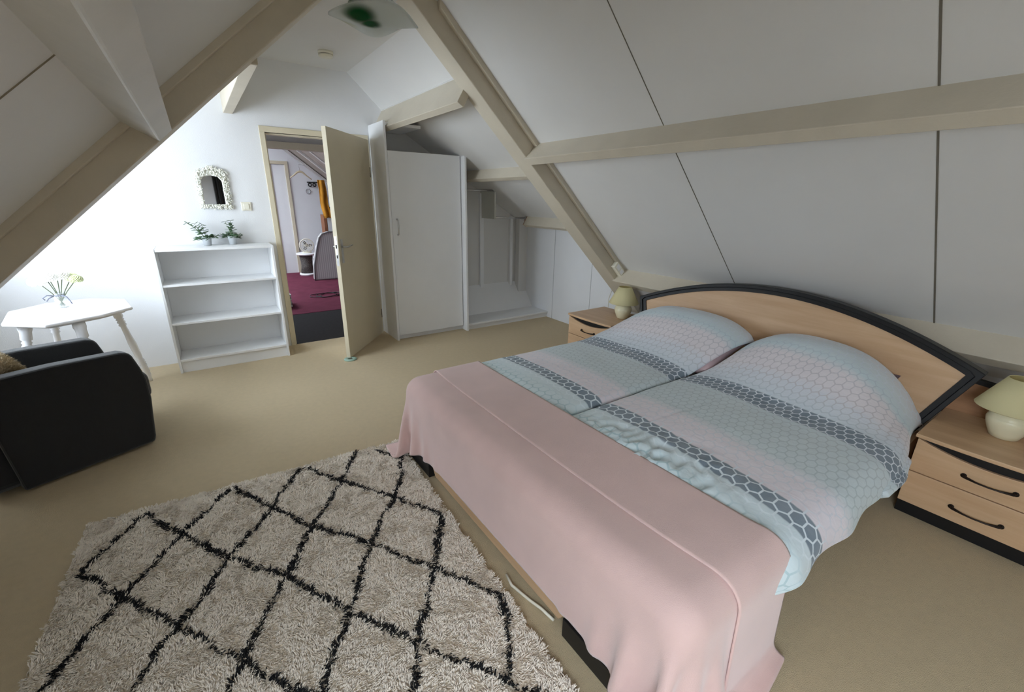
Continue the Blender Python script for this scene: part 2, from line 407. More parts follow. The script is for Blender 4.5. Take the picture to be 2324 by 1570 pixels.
# door plane: local x runs from hinge to free edge, local y is thickness
Md = Matrix((dv, dn_, (0, 0, 1))).transposed().to_4x4(); Md.translation = (hx, hy, 0)
door = struct(MB().box(0, W, -.02, .02, .012, 2.118, Md).build('door_1', 'frame', bevel=.002), 'open cream door leaf')
hd = MB()
for sgn in (-1, 1):
    hd.box(W-.085, W-.045, sgn*.021-.003, sgn*.021+.003, .95, 1.17, Md)
    hd.tube([Md @ Vector((W-.065, sgn*.022, 1.10)), Md @ Vector((W-.065, sgn*.06, 1.10)), Md @ Vector((W-.09, sgn*.068, 1.10)), Md @ Vector((W-.19, sgn*.066, 1.108))], [.009, .009, .009, .007], 10)
hd.box(W-.001, W+.002, -.011, .011, .93, 1.20, Md)
hd.build('door_handle', 'chrome', door)
lk = MB(); lk.box(W+.001, W+.0032, -.006, .006, 1.09, 1.125, Md); lk.box(W+.001, W+.0032, -.005, .005, 1.0, 1.03, Md)
lk.build('lock_bolt', 'dark', door)
for z in (1.80, .25):
    MB().lathe([(.008, z-.05), (.008, z+.05)], 10, loc=(hx+.008, hy-.016, 0)).build('hinge', 'handle', door)

# ---- fitted clothes niche and wardrobe
wd = thing('wardrobe', 'tall white fitted wardrobe with one plain door and an open gap above it', 'wardrobe', (2.08, 4.6, 0))
def wp(mb, name, m='white', **k): return mb.build(name, m, wd, **k)
wp(MB().box(1.648, 1.672, 4.585, GY-.002, 0, 2.262), 'side_panel', bevel=.002)
wp(MB().box(1.672, 2.05, 4.60, GY+.1, 2.222, 2.25), 'top_panel', bevel=.002)
wdoor = wp(MB().box(1.678, 2.498, 4.598, 4.618, .055, 1.995), 'door', bevel=.002)
hh = MB()
hh.tube([(1.735, 4.598, 1.33), (1.735, 4.572, 1.325), (1.735, 4.566, 1.25), (1.735, 4.572, 1.175), (1.735, 4.598, 1.17)], [.007, .006, .009, .006, .007], 10)
for z in (1.33, 1.17): hh.lathe([(.0, -.003), (.011, -.003), (.011, .0)], 12, Matrix.Rotation(PI/2, 4, 'X'), (1.735, 4.595, z))
hh.build('handle', 'chrome', wdoor)
wp(MB().box(1.672, 2.51, 4.64, 4.655, 0, .056), 'plinth')
wp(MB().prism([(4.512, 0), (4.665, 0), (4.665, 2.005), (4.54, 2.005), (4.512, 1.985)], 'x', 2.508, 2.532), 'end_panel', bevel=.002)
# raised niche floor
struct(MB().prism([(4.54, .062), (4.89, .062), (4.89, .082), (4.525, .082), (4.525, .062)], 'x', 2.534, KX).build('trim_8', 'white', bevel=.002), 'white ledge of the clothes niche')
struct(MB().box(2.534, KX, 4.555, 4.57, 0, .062).build('trim_8', 'white'), 'white riser under the niche ledge')
struct(MB().prism([(4.89, .0), (5.16, .0), (5.16, .42), (4.89, .08)], 'x', 1.7, KX).build('trim_8', 'white'), 'white sloping boxed floor at the back of the niche')
struct(MB().box(3.07, 3.13, 5.13, 5.16, .38, 1.62).build('trim_9', 'white', bevel=.003), 'white vertical batten in the niche')
struct(MB().box(3.555, 3.60, 5.12, 5.16, .36, 1.33).build('trim_9', 'white', bevel=.003), 'white vertical batten in the niche corner')
struct(MB().box(3.66, KX, 5.05, 5.14, .28, 1.30).build('trim_9', 'panel', bevel=.003), 'white corner post in the niche')
tag(MB().box(3.095, 3.115, 4.815, 5.158, 1.31, 1.665).build('rail_board', mat('pale_grey_board', (206, 206, 197), .6), bevel=.002), 'pale grey upright board holding both clothes rails in the niche', 'board')
tag(MB().tube([(2.533, 4.83, 1.65), (3.094, 4.83, 1.65)], .012, 12).build('clothes_rail', 'chrome'), 'upper chrome clothes rail from the wardrobe side to the grey board', 'clothes rail', 'clothes rails in the niche')
rl = thing('clothes_rail', 'lower chrome clothes rail from the grey board to the sawn beam', 'clothes rail', (3.36, 4.83, 1.33), 'clothes rails in the niche')
MB().tube([(3.116, 4.83, 1.33), (3.60, 4.83, 1.318)], .011, 12).build('rail', 'chrome', rl)
MB().lathe([(.0, -.012), (.02, -.012), (.026, 0), (.02, .006), (0, .006)], 14, Matrix.Rotation(PI/2, 4, 'Y'), (3.60, 4.83, 1.318)).build('end_socket', 'chrome', rl)
tag(MB().prism([(4.82, 1.275), (4.86, 1.27), (4.885, 1.31), (4.86, 1.345), (4.82, 1.34)], 'x', 3.608, 3.63).build('rail_block', 'brownwood', bevel=.003), 'small bare brown wooden block holding the end of the lower rail', 'block')

# ================================================================== ROOM BEYOND THE DOOR
HY = 10.2
struct(MB().box(-1.5, 4.2, HY, HY+.1, 0, 3.0).build('wall_hall_far', 'wall'), 'white far wall of the room beyond the door')
struct(MB().box(-1.5, -1.4, GY+.1, HY, 0, 3.0).build('wall_hall_left', 'wall'))
struct(MB().box(4.15, 4.25, 5.2, HY, 0, 3.0).build('wall_hall_right', 'wall'))
struct(MB().box(-1.4, 4.2, GY+.1, 7.6, 2.9, 3.0).box(-1.4, 4.2, 9.9, HY, 2.9, 3.0).box(-1.4, -1.2, 7.6, 9.9, 2.9, 3.0).box(.3, 4.2, 7.6, 9.9, 2.9, 3.0).build('ceiling', 'panel'), 'ceiling of the room beyond the door')
portal((-.45, 8.75, 2.98), (0, 0, 0), 1.5, 2.3)
struct(MB().box(-1.2, .3, 7.6, 9.9, 2.985, 2.99).build('window_4', 'pane'))  # pane of an unseen ceiling opening, added to light the hall
fw_ = MB().box(-1.5, 1.66, 5.141, 5.159, DZ+.05, 3.0).box(-1.5, DX0-.01, 5.141, 5.159, 0, DZ+.05).box(DX1+.01, 1.66, 5.141, 5.159, 0, DZ+.05).box(1.64, 4.2, 5.201, 5.22, 0, 3.0)
struct(fw_.build('wall_hall_near', 'wall'), 'hall side of the gable wall')
# plank underside that slopes down to the right, edge rails along it
k = mat_wood('bare_roof_boards', (128, 118, 108), (176, 166, 154), .8, (2, 14, 2), 2)
sl_ = math.tan(math.radians(38))
zz = lambda x: 2.46-sl_*(x-1.62)
struct(MB().prism([(1.5, zz(1.5)), (4.2, zz(4.2)), (4.2, zz(4.2)+.08), (1.5, zz(1.5)+.08)], 'y', 7.6, HY).build('ceiling', k), 'sloping boarded ceiling beyond the door')
for i, (dy, dz, t_) in enumerate(((0, -.02, .05), (-.14, .0, .04), (-.26, .02, .04))):
    struct(MB().prism([(1.45, zz(1.45)+dz), (3.6, zz(3.6)+dz), (3.6, zz(3.6)+dz-t_), (1.45, zz(1.45)+dz-t_)], 'y', HY-.1+dy*5, HY-.02+dy*5).build('trim_10', 'beamgrey'), 'pale rail along the sloping boards')
struct(MB().box(-.5, 3.0, 5.96, 6.06, 2.055, 2.13).build('trim_11', 'beam', bevel=.004), 'cream beam crossing just beyond the doorway')
struct(MB().box(-.5, 3.0, 6.06, 6.10, 2.13, 2.9).build('trim_11', 'panel'), 'pale board above the hall beam')
struct(MB().box(1.30, 1.355, HY-.03, HY, 0, 2.13).box(1.60, 1.66, HY-.03, HY, 0, 2.13).box(1.30, 1.66, HY-.03, HY, 2.13, 2.19).build('trim_12', 'frame', bevel=.003), 'cream frame of the far doorway')
struct(MB().box(1.355, 1.60, HY-.012, HY-.002, 0, 2.12).build('door_2', 'white'), 'white far door')

# standing fan on a small wicker stool with a cloth over it
st = thing('wicker_stool', 'small dark wicker stool with a white top under the fan, beyond the doorway', 'stool', (1.70, 9.75, 0))
MB().lathe([(.15, .0), (.16, .03), (.15, .05)], 20, loc=(1.70, 9.75, 0)).build('base_ring', 'whitepaint', st)
wk = mat('dark_wicker', (96, 92, 88), .8, .5, 60, .8, 90)
MB().lathe([(.13, .05), (.105, .2), (.11, .3), (.13, .415)], 20, loc=(1.70, 9.75, 0)).build('wicker_body', wk, st)
MB().lathe([(.19, .415), (.20, .43), (.19, .45)], 24, loc=(1.72, 9.75, 0)).build('stool_top', 'whitepaint', st)
fn = thing('desk_fan', 'round white desk fan standing on the wicker stool', 'fan', (1.73, 9.74, .452))
b = MB(); b.lathe([(.09, .452), (.085, .468), (.02, .475), (.018, .50)], 18, loc=(1.73, 9.76, 0)); b.build('base', 'plastic', fn)
cg = MB()
for rr in (.04, .07, .10, .13):
    cg.tube([(1.73+rr*math.cos(t*PI/12), 9.70-.02*(rr < .12), .60+rr*math.sin(t*PI/12)) for t in range(25)], .0035 if rr < .12 else .010, 6)
for t in range(12):
    a = t*PI/6; cg.tube([(1.73+.03*math.cos(a), 9.68, .60+.03*math.sin(a)), (1.73+.13*math.cos(a), 9.70, .60+.13*math.sin(a))], .0025, 5)
cg.build('grille', 'plastic', fn)
bl = MB()
for t in range(3):
    a = t*2*PI/3; m4 = Matrix.Rotation(a, 4, 'Y') @ Matrix.Rotation(.4, 4, 'X')
    bl.ball((1.73+.055*math.cos(a), 9.71, .60-.055*math.sin(a)), (.05, .004, .032), m4)
bl.build('blade', mat('grey_blade', (120, 124, 128), .4), fn)
MB().ball((1.73, 9.74, .60), (.04, .05, .04)).build('motor', 'plastic', fn)
pst = thing('baluster_post', 'white turned short post standing beside the wicker stool', 'post', (1.86, 9.5, 0))
MB().lathe([(.03, 0), (.03, .26), (.045, .29), (.03, .31), (.05, .34), (.03, .37), (.045, .40), (.03, .42)], 14, loc=(1.80, 9.35, 0)).build('shaft', 'whitepaint', pst)

# striped upholstered panel leaning behind the door
kk = NT('grey_striped_ticking'); tc = kk.n('ShaderNodeTexCoord'); sx = kk.n('ShaderNodeSeparateXYZ'); kk.l(tc.outputs['Object'], sx.inputs[0])
vv = kk.math('SINE', kk.math('MULTIPLY', sx.outputs[0], 170))
kk.l(kk.mix(kk.math('MULTIPLY_ADD', vv, .5, .5), s2l((168, 166, 164)), s2l((200, 198, 196))), kk.b.inputs['Base Color']); kk.b.inputs['Roughness'].default_value = .9
mt = thing('folding_mattress', 'grey striped mattress with rounded top standing upright beyond the open door', 'mattress', (2.3, 9.0, 0))
pts = [(1.68, .0), (1.70, .30), (1.78, .62), (1.84, .80), (1.90, .87), (2.02, .905), (2.6, .91), (2.9, .85), (2.95, .0)]
MB().prism(pts, 'y', 9.0, 9.18).build('cover', kk.m, mt, bevel=.03, seg=3)
MB().tube([(x, 8.995, z) for x, z in pts[:8]], .012, 8).build('piping', mat('grey_piping', (112, 112, 112), .8), mt)

# clothes hanger, ring hooks, hanging cloth, shelf unit
hg = thing('coat_hanger', 'pale wooden coat hanger hooked on the sloping rail beyond the doorway', 'hanger', (1.82, 9.9, 2.05))
MB().tube([(1.63, 9.9, 1.88), (1.70, 9.9, 1.925), (1.77, 9.9, 1.985), (1.82, 9.9, 2.0), (1.87, 9.9, 1.985), (1.94, 9.9, 1.92), (2.02, 9.9, 1.86)], [.008, .012, .018, .022, .018, .012, .008], 10).build('shoulders', mat('pale_hanger_wood', (205, 190, 160), .5), hg)
MB().tube([(1.82, 9.9, 2.01), (1.82, 9.9, 2.07), (1.80, 9.9, 2.09), (1.80, 9.9, 2.12), (1.83, 9.9, 2.13), (1.87, 9.9, 2.12), (1.93, 9.9, 2.115)], .005, 8).build('hook', 'chrome', hg)
hk = thing('hook_rail', 'small black rail with two round rings on the hall wall left of the ochre cloth', 'hook rail', (2.07, 10.19, 1.77))
MB().box(1.98, 2.20, HY-.02, HY-.001, 1.805, 1.825).build('bar', 'black', hk)
for cx in (2.03, 2.115):
    MB().tube([(cx+.030*math.cos(t*PI/10), HY-.03, 1.765+.030*math.sin(t*PI/10)) for t in range(21)], .010, 8).build('ring', 'black', hk)
tag(MB().tube([(1.98+.045*math.cos(t*PI/12), HY-.012, 1.64+.045*math.sin(t*PI/12)) for t in range(25)], .008, 8).build('wall_ring', mat('pale_grey_ring', (186, 186, 190), .5)), 'pale round ring on the hall wall below the black hooks', 'ring')
cl = MB(); n = 14
vs = []; 
for j in range(9):
    z = 1.84-.085*j
    for i in range(n):
        t = i/(n-1); x = 2.0+.135*t+.02*(j/8)*math.sin(j)+.006*j; yy = 9.35+.03*math.sin(9*t+j*.3)
        vs.append((x, yy, z-.05*abs(t-.5)*(j > 6)))
cl.add(vs, [(j*n+i, j*n+i+1, (j+1)*n+i+1, (j+1)*n+i) for j in range(8) for i in range(n-1)], True)
co = cl.build('hanging_cloth', mat('ochre_cloth', (190, 132, 40), .9, .2, 8)); md = co.modifiers.new('t', 'SOLIDIFY'); md.thickness = .01
tag(co, 'ochre yellow cloth hanging in the room beyond the doorway', 'cloth')
su = thing('shelf_unit', 'white shelf unit beside the ochre cloth, mostly hidden by the open door', 'shelf unit', (2.4, 9.4, 0))
MB().box(2.09, 2.9, 9.4, 9.7, 1.16, 1.20).box(2.09, 2.9, 9.4, 9.7, 1.50, 1.53).build('shelf', 'white', su)
MB().box(2.12, 2.9, 9.42, 9.7, .02, 1.14).build('cabinet', 'white', su)
MB().box(2.06, 2.11, 9.42, 9.7, 0, 1.2).build('side_post', 'brownwood', su)
ob = MB().ball((2.2, 9.45, 1.28), (.09, .05, .07)).ball((2.32, 9.47, 1.27), (.07, .05, .06)).build('cap', 'black'); tag(ob, 'dark rumpled cap lying on the white shelf beyond the doorway', 'cap')
cb = MB(); cp = []
for t in range(90):
    a = t*.21; cp.append((1.50+.20*math.cos(a)*(1+.18*math.sin(a*.37))+.0016*t, 7.5+.16*math.sin(a*1.02), .008+.002*(t % 7)))
cb.tube(cp, .006, 6); tag(cb.build('cable', 'black'), 'loosely coiled black cable on the burgundy carpet', 'cable')
bx = thing('storage_crate', 'low pale slatted crate on the burgundy carpet by the door frame', 'crate', (.84, 7.0, 0))
for z in (.02, .07, .12, .17): MB().box(.62, .93, 6.85, 7.25, z, z+.028).build('slat', mat('pale_slat', (176, 176, 172), .6) if z < .03 else bpy.data.materials['pale_slat'], bx)

# ================================================================== SMALL THINGS ON THE WALLS AND CEILING
sd = thing('smoke_detector', 'round cream smoke detector on the white ceiling', 'smoke detector', (1.15, 4.48, CZ))
MB().lathe([(.062, -.022), (.062, 0)], 28, loc=(1.15, 4.48, CZ)).build('base', 'plastic', sd)
MB().lathe([(.05, -.026), (.05, -.022)], 28, loc=(1.15, 4.48, CZ)).build('vent_gap', 'dark', sd)
MB().lathe([(.0, -.05), (.045, -.048), (.058, -.04), (.06, -.026), (.0, -.026)], 28, loc=(1.15, 4.48, CZ)).build('cover', 'plastic', sd)

# ornate mirror
mr = thing('wall_mirror', 'small arched mirror in a carved off-white frame on the gable wall', 'mirror', (.175, GY, 1.6))
out = [(.045, 1.415), (.31, 1.415), (.313, 1.745), (.18, 1.81), (.045, 1.75)]
inn = [(.088, 1.462), (.248, 1.462), (.248, 1.665), (.222, 1.70), (.168, 1.712), (.114, 1.70), (.088, 1.665)]
MB().prism(inn, 'y', GY-.014, GY-.012).build('glass', 'mirror', mr)
fm_ = mat('carved_offwhite', (226, 226, 216), .6, .06, 30)
fb = MB()
def resample(poly, n):
    P = [Vector((a, 0, b)) for a, b in poly]; L = [0]
    for i in range(len(P)): L.append(L[-1]+(P[(i+1) % len(P)]-P[i]).length)
    o = []
    for k_ in range(n):
        d = L[-1]*k_/n; i = max(j for j in range(len(P)) if L[j] <= d); t = (d-L[i])/(L[i+1]-L[i]); o.append(P[i].lerp(P[(i+1) % len(P)], t))
    return o
N_ = 60
def angsort(P):
    c = Vector((.172, 0, 1.585)); return sorted(P, key=lambda p: math.atan2(p.z-c.z, p.x-c.x))
ro = angsort(resample([(a+(.172-a)*.1, b+(1.6-b)*.06) for a, b in out], N_)); ri = angsort(resample(inn, N_))
vs = []
for i in range(N_):
    for P, yy in ((ro[i].lerp(ri[i], .25), -.002), (ro[i].lerp(ri[i], .25), -.008), (ro[i].lerp(ri[i], .7), -.018), (ri[i], -.016), (ri[i], -.004)): vs.append((P.x, GY+yy, P.z))
fb.add(vs, [(i*5+k_, i*5+k_+1, ((i+1) % N_)*5+k_+1, ((i+1) % N_)*5+k_) for i in range(N_) for k_ in range(4)], True)
for ring_, cnt, sz in ((.30, 50, .012), (.60, 46, .011), (.85, 44, .008)):
    for i in range(cnt):
        j = int(i*N_/cnt) % N_; p = ro[j].lerp(ri[j], ring_); d = (ri[j]-ro[j]).normalized()
        a = math.atan2(d.z, d.x)+random.uniform(-.9, .9); L = sz*random.uniform(.8, 1.35)
        fb.ball((p.x+random.uniform(-.004, .004), GY-.018-.006*random.random(), p.z+random.uniform(-.004, .004)), (L, .009, L*.55), Matrix.Rotation(-a, 4, 'Y'), 8, 5)
for i in range(56):      # C-scrolls round the outer edge
    j = int(i*N_/56); p = ro[j].lerp(ri[j], random.uniform(-.05, .22)); a0 = random.uniform(0, 6.28); R_ = random.uniform(.008, .013)
    fb.tube([(p.x+R_*(1-.05*t)*math.cos(a0+t*.5), GY-.014-.005*math.sin(t*.4), p.z+R_*(1-.05*t)*math.sin(a0+t*.5)) for t in range(10)], [.0025+.0022*math.sin(PI*t/9) for t in range(10)], 6)
for i in range(22):      # crest scrolls
    t = i/21; x = .08+.2*t; z = 1.735+.055*(1-abs(t-.5)*2)+random.uniform(-.01, .01)
    fb.ball((x, GY-.02, z), (.015, .010, .006), Matrix.Rotation(random.uniform(-1.5, 1.5), 4, 'Y'), 8, 5)
fb.build('frame', fm_, mr)

sw = thing('light_switch', 'square cream light switch on the gable wall right of the mirror', 'light switch', (.41, GY, 1.445))
MB().box(.37, .452, GY-.012, GY-.001, 1.405, 1.485).build('plate', 'plastic', sw, bevel=.004)
MB().box(.388, .434, GY-.018, GY-.012, 1.42, 1.47).build('rocker', 'plastic', sw, bevel=.003)

# glass ceiling lamp
clp = thing('ceiling_lamp', 'wavy clear glass ceiling lamp with green and red colour drops', 'ceiling lamp', (.97, 2.72, 2.46))
kg = NT('art_glass'); tc = kg.n('ShaderNodeTexCoord')
def blob(c, rad, hard=.5):
    fl_ = kg.n('ShaderNodeVectorMath', operation='MULTIPLY'); kg.l(tc.outputs['Object'], fl_.inputs[0]); fl_.inputs[1].default_value = (1, 1, 0)
    d = kg.n('ShaderNodeVectorMath', operation='DISTANCE'); kg.l(fl_.outputs[0], d.inputs[0]); d.inputs[1].default_value = (c[0], c[1], 0)
    mr_ = kg.n('ShaderNodeMapRange', interpolation_type='SMOOTHSTEP'); kg.l(d.outputs['Value'], mr_.inputs[0])
    mr_.inputs[1].default_value = rad; mr_.inputs[2].default_value = rad*hard*.4; mr_.inputs[3].default_value = 0; mr_.inputs[4].default_value = 1
    return mr_.outputs[0]
kg.b.inputs['Base Color'].default_value = (.8, .85, .85, 1)
LC = Vector((.97, 2.70, 2.46))
g1 = blob((.865, 2.63, 2.44), .105, .9); g2 = blob((.935, 2.68, 2.43), .07, .9); rd = blob((1.135, 2.74, 2.445), .045); ye = blob((.86, 2.86, 2.44), .09)
col = kg.mix(kg.math('MAXIMUM', g1, g2), s2l((240, 244, 243)), s2l((10, 110, 56)))
col = kg.mix(rd, col, s2l((196, 70, 44))); col = kg.mix(kg.math('MULTIPLY', ye, .35), col, s2l((226, 222, 170)))
kg.l(col, kg.b.inputs['Base Color']); kg.b.inputs['Roughness'].default_value = .12
trn = kg.n('ShaderNodeBsdfTranslucent'); kg.l(col, trn.inputs[0])
trp = kg.n('ShaderNodeBsdfTransparent'); kg.l(kg.mix(.35, col, s2l((240, 244, 243))), trp.inputs[0])
m1 = kg.n('ShaderNodeMixShader'); m1.inputs[0].default_value = .65; kg.l(kg.b.outputs[0], m1.inputs[1]); kg.l(trn.outputs[0], m1.inputs[2])
al = kg.math('MAXIMUM', kg.math('MAXIMUM', g1, g2), kg.math('MAXIMUM', rd, .80))
m2 = kg.n('ShaderNodeMixShader'); kg.l(al, m2.inputs[0]); kg.l(trp.outputs[0], m2.inputs[1]); kg.l(m1.outputs[0], m2.inputs[2])
kg.l(m2.outputs[0], kg.t.nodes['Material Output'].inputs[0])
vs = []; NR, NA = 12, 64
for j in range(NR+1):
    q_ = j/NR
    for i in range(NA):
        a = 2*PI*i/NA
        R_ = .22*(1+.05*math.cos(2*a+.4)+.03*math.sin(3*a))*q_
        z = -.035*math.cos(q_*PI*.5)+q_**2*(.020*math.sin(3*a+.6)+.004*math.sin(2*a)+.008*math.sin(4*a))
        vs.append((LC.x+R_*math.cos(a), LC.y+R_*math.sin(a)*1.0, LC.z+z))
m = MB(); m.add(vs, [(j*NA+i, j*NA+(i+1) % NA, (j+1)*NA+(i+1) % NA, (j+1)*NA+i) for j in range(NR) for i in range(NA)], True)
ob = m.build('glass_shade', kg.m, clp); md = ob.modifiers.new('t', 'SOLIDIFY'); md.thickness = .006
m = MB(); vs = []
for j in range(5):
    for i in range(32):
        a = 2*PI*i/32; R_ = (.06+.018*j)*(1+.08*math.sin(3*a)); vs.append((LC.x+R_*math.cos(a), LC.y-.02+R_*math.sin(a), LC.z+.10-.012*j+.01*math.sin(2*a)*j*.3))
m.add(vs, [(j*32+i, j*32+(i+1) % 32, (j+1)*32+(i+1) % 32, (j+1)*32+i) for j in range(4) for i in range(32)], True)
ob = m.build('inner_shade', kg.m, clp); md = ob.modifiers.new('t', 'SOLIDIFY'); md.thickness = .005
MB().lathe([(.0, CZ-.03), (.045, CZ-.03), (.05, CZ)], 24, loc=(LC.x, LC.y, 0)).lathe([(.008, LC.z-.035), (.008, CZ-.03)], 10, loc=(LC.x, LC.y, 0)).lathe([(.022, LC.z-.03), (.022, LC.z+.10)], 16, loc=(LC.x, LC.y, 0)).build('stem', 'chrome', clp)

# socket strip on the rafter and its cable
sk = thing('power_socket', 'white power socket strip fixed to the rafter foot above the far bedside lamp', 'power socket', (3.36, TY0-.03, .88))
d_ = Vector((.735, 0, -.68)).normalized(); nr_ = Vector((.68, 0, .735)).normalized()
Ms = Matrix((d_, (0, 1, 0), nr_)).transposed().to_4x4(); Ms.translation = (3.335, TY0-.03, .93)
MB().box(-.05, .11, -.022, .03, -.035, .035, Ms).build('housing', 'plastic', sk, bevel=.006)
MB().box(-.03, .03, -.026, -.021, -.022, .022, Ms).build('socket_face', 'whitepaint', sk, bevel=.003)
MB().box(.045, .09, -.026, -.021, -.022, .022, Ms).build('socket_face', 'whitepaint', sk, bevel=.003)
MB().tube([(3.42, 2.97, .86), (3.45, 3.0, .80), (3.52, 3.10, .70), (3.60, 3.22, .62), (3.62, 3.27, .52), (3.60, 3.25, .35), (3.55, 3.22, .06), (3.5, 3.2, .01)], .004, 8).build('cord', 'plastic', sk)
tag(MB().lathe([(.022, 0), (.06, 0), (.062, .007), (.056, .013), (.026, .013), (.022, .007)], 28, Matrix.Scale(1.0, 4), (1.028, 4.262, 0.0), cap=False).build('door_stop', mat('pale_green_rubber', (150, 176, 160), .6), bevel=.0), 'pale green ring-shaped door stop under the open door edge', 'door stop')

# ================================================================== BOOKSHELF
bs = thing('bookshelf', 'low white bookshelf with three empty compartments against the gable wall', 'bookshelf', (.1, 4.86, 0))
BX0, BX1, BY0, BY1, BZ = -.355, .548, 4.70, 5.035, 1.105
for a, b_ in ((BX0, BX0+.019), (BX1-.019, BX1)): MB().box(a, b_, BY0, BY1, 0, BZ).build('side_panel', 'white', bs, bevel=.0015)
MB().box(BX0+.02, BX1-.02, BY0+.004, BY1-.005, BZ-.022, BZ-.001).build('top_panel', 'white', bs, bevel=.0015)
MB().box(BX0+.02, BX1-.02, BY1-.006, BY1-.001, .03, BZ-.023).build('back_panel', 'white', bs)
for z in (.445, .785): MB().box(BX0+.02, BX1-.02, BY0+.004, BY1-.007, z, z+.018).build('shelf', 'white', bs, bevel=.0015)
MB().box(BX0+.02, BX1-.02, BY0+.002, BY1-.007, .105, .125).build('bottom_shelf', 'white', bs, bevel=.0015)
MB().box(BX0+.02, BX1-.02, BY0+.02, BY0+.036, 0, .104).build('plinth', 'white', bs)

# potted plants
def plant(cx, cy, z0, seed, label, lean):
    rr = random.Random(seed)
    t = thing('potted_plant', label, 'plant', (cx, cy, z0), 'small potted plants on the bookshelf')
    MB().lathe([(.028, 0), (.030, .0), (.038, .068), (.041, .070), (.041, .074), (.036, .074), (.034, .06), (.0, .06)], 24, loc=(cx, cy, z0), cap=False).build('pot', mat('silver_white_pot_%d' % seed, (206, 210, 214), .3, .05, 20, metal=.25), t)
    MB().lathe([(.0, .058), (.034, .06)], 16, loc=(cx, cy, z0), cap=False).build('soil', 'dark', t)
    st_, lf = MB(), MB()
    for s_i in range(12):
        a = rr.uniform(0, 2*PI); tall = s_i < 4
        L = rr.uniform(.13, .18) if tall else rr.uniform(.05, .09); ln = rr.uniform(.1, .45) if tall else rr.uniform(.5, 1.1)
        base = Vector((cx+.012*math.cos(a), cy+.012*math.sin(a), z0+.06)); d = Vector((math.sin(ln)*math.cos(a)+lean*.4, math.sin(ln)*math.sin(a)*.6, math.cos(ln))).normalized()
        cv = Vector((rr.uniform(-.05, .05), rr.uniform(-.03, .03), rr.uniform(-.03, .0))) if tall else Vector((d.x*.02, d.y*.02, -.035))
        pts = [base+d*L*q_/6+cv*(q_/6)**2 for q_ in range(7)]
        st_.tube(pts, .0018, 5)
        for q_ in range(2, 7):
            ax0 = rr.uniform(0, 2*PI)
            for sg in (-1, 1):
                ax = ax0+rr.uniform(-.5, .5); ll = rr.uniform(.012, .019) if q_ > 3 else rr.uniform(.020, .030)
                e = Vector((math.cos(ax)*sg, math.sin(ax)*sg, rr.uniform(-.5, .6))).normalized()
                m4 = e.to_track_quat('X', 'Z').to_matrix().to_4x4()
                lf.ball(pts[q_]+e*ll, (ll, ll*.55, .0022), m4, 8, 4)
    st_.build('stem', 'stem', t); lf.build('foliage', 'grass', t)
plant(.045, 4.93, BZ, 3, 'left small leafy plant in a silver pot on top of the bookshelf', -.5)
plant(.245, 4.95, BZ, 8, 'right small leafy plant in a silver pot on top of the bookshelf', -.2)

# ================================================================== TABLE WITH FLOWERS
tb = thing('side_table', 'white octagonal table with turned splayed legs in the left corner', 'table', (-.85, 4.25, 0))
oc = [(-1.13, 4.01), (-.90, 3.835), (-.64, 4.0), (-.50, 4.17), (-.575, 4.53), (-.81, 4.68), (-1.045, 4.62), (-1.19, 4.41)]
tp = mat('white_gloss_table', (242, 242, 244), .22, .01, 5)
MB().prism(oc, 'z', .730, .752).build('tabletop', tp, tb, bevel=.008, seg=3)
ins = [(-.85+(x+.85)*.86, 4.25+(y-4.25)*.86) for x, y in oc]
MB().prism(ins, 'z', .712, .730).build('apron', tp, tb, bevel=.004)
prof = [(.034, 0), (.036, .03), (.030, .05), (.030, .10), (.020, .11), (.027, .122), (.020, .134), (.028, .147), (.020, .16), (.027, .172), (.019, .185), (.021, .26), (.027, .36), (.024, .47), (.019, .51), (.027, .523), (.019, .535), (.028, .548), (.020, .56), (.027, .573), (.022, .59), (.026, .64), (.020, .655), (.023, .67), (.015, .70), (.013, .74)]
for tx, ty, fx, fy in ((-.65, 4.48, -.565, 4.65), (-.775, 3.985, -.72, 3.84), (-1.05, 4.09, -1.13, 3.98), (-1.00, 4.50, -1.08, 4.66)):
    top = Vector((tx, ty, .713)); foot = Vector((fx, fy, 0))
    d = foot-top; L = d.length; qn = d.to_track_quat('Z', 'Y').to_matrix().to_4x4()
    sc_ = L/.74
    MB().lathe([(a, b_*sc_) for a, b_ in prof], 18, qn, top).build('leg', tp, tb)
vz = thing('glass_vase', 'small clear glass jar tied with a thin ribbon on the white octagonal table', 'vase', (-.905, 4.39, .752))
MB().lathe([(.0, .0), (.030, .0), (.033, .006), (.034, .07), (.028, .085), (.026, .10), (.030, .108), (.028, .108), (.024, .10), (.026, .085), (.031, .07), (.031, .008), (.0, .005)], 24, loc=(-.905, 4.39, .752), cap=False).build('jar', 'glass', vz)
rb = mat('grey_ribbon', (120, 124, 140), .6)
MB().tube([(-.905+.029*math.cos(t*PI/10), 4.39+.029*math.sin(t*PI/10), .842) for t in range(21)], .0035, 6).tube([(-.93, 4.365, .842), (-.96, 4.35, .852), (-.985, 4.345, .835), (-.975, 4.345, .82)], .004, 6).tube([(-.93, 4.365, .842), (-.955, 4.35, .83), (-.97, 4.345, .81)], .0035, 6).tube([(-.89, 4.362, .842), (-.865, 4.35, .835), (-.85, 4.345, .80), (-.845, 4.345, .78)], .004, 6).build('ribbon', rb, vz)
fw = mat('white_petals', (248, 246, 240), .8, .03, 20); fgn = mat('pale_green_florets', (214, 220, 176), .8, .15, 30)
bq = thing('flower_bouquet', 'bunch of white and pale green cut flowers standing in the glass jar', 'flowers', (-.905, 4.39, .76))
stems = [(-.99, 4.36, .95), (-.955, 4.42, .965), (-.925, 4.35, .975), (-.895, 4.43, .98), (-.86, 4.38, .975), (-.82, 4.41, .96), (-.79, 4.36, .95)]
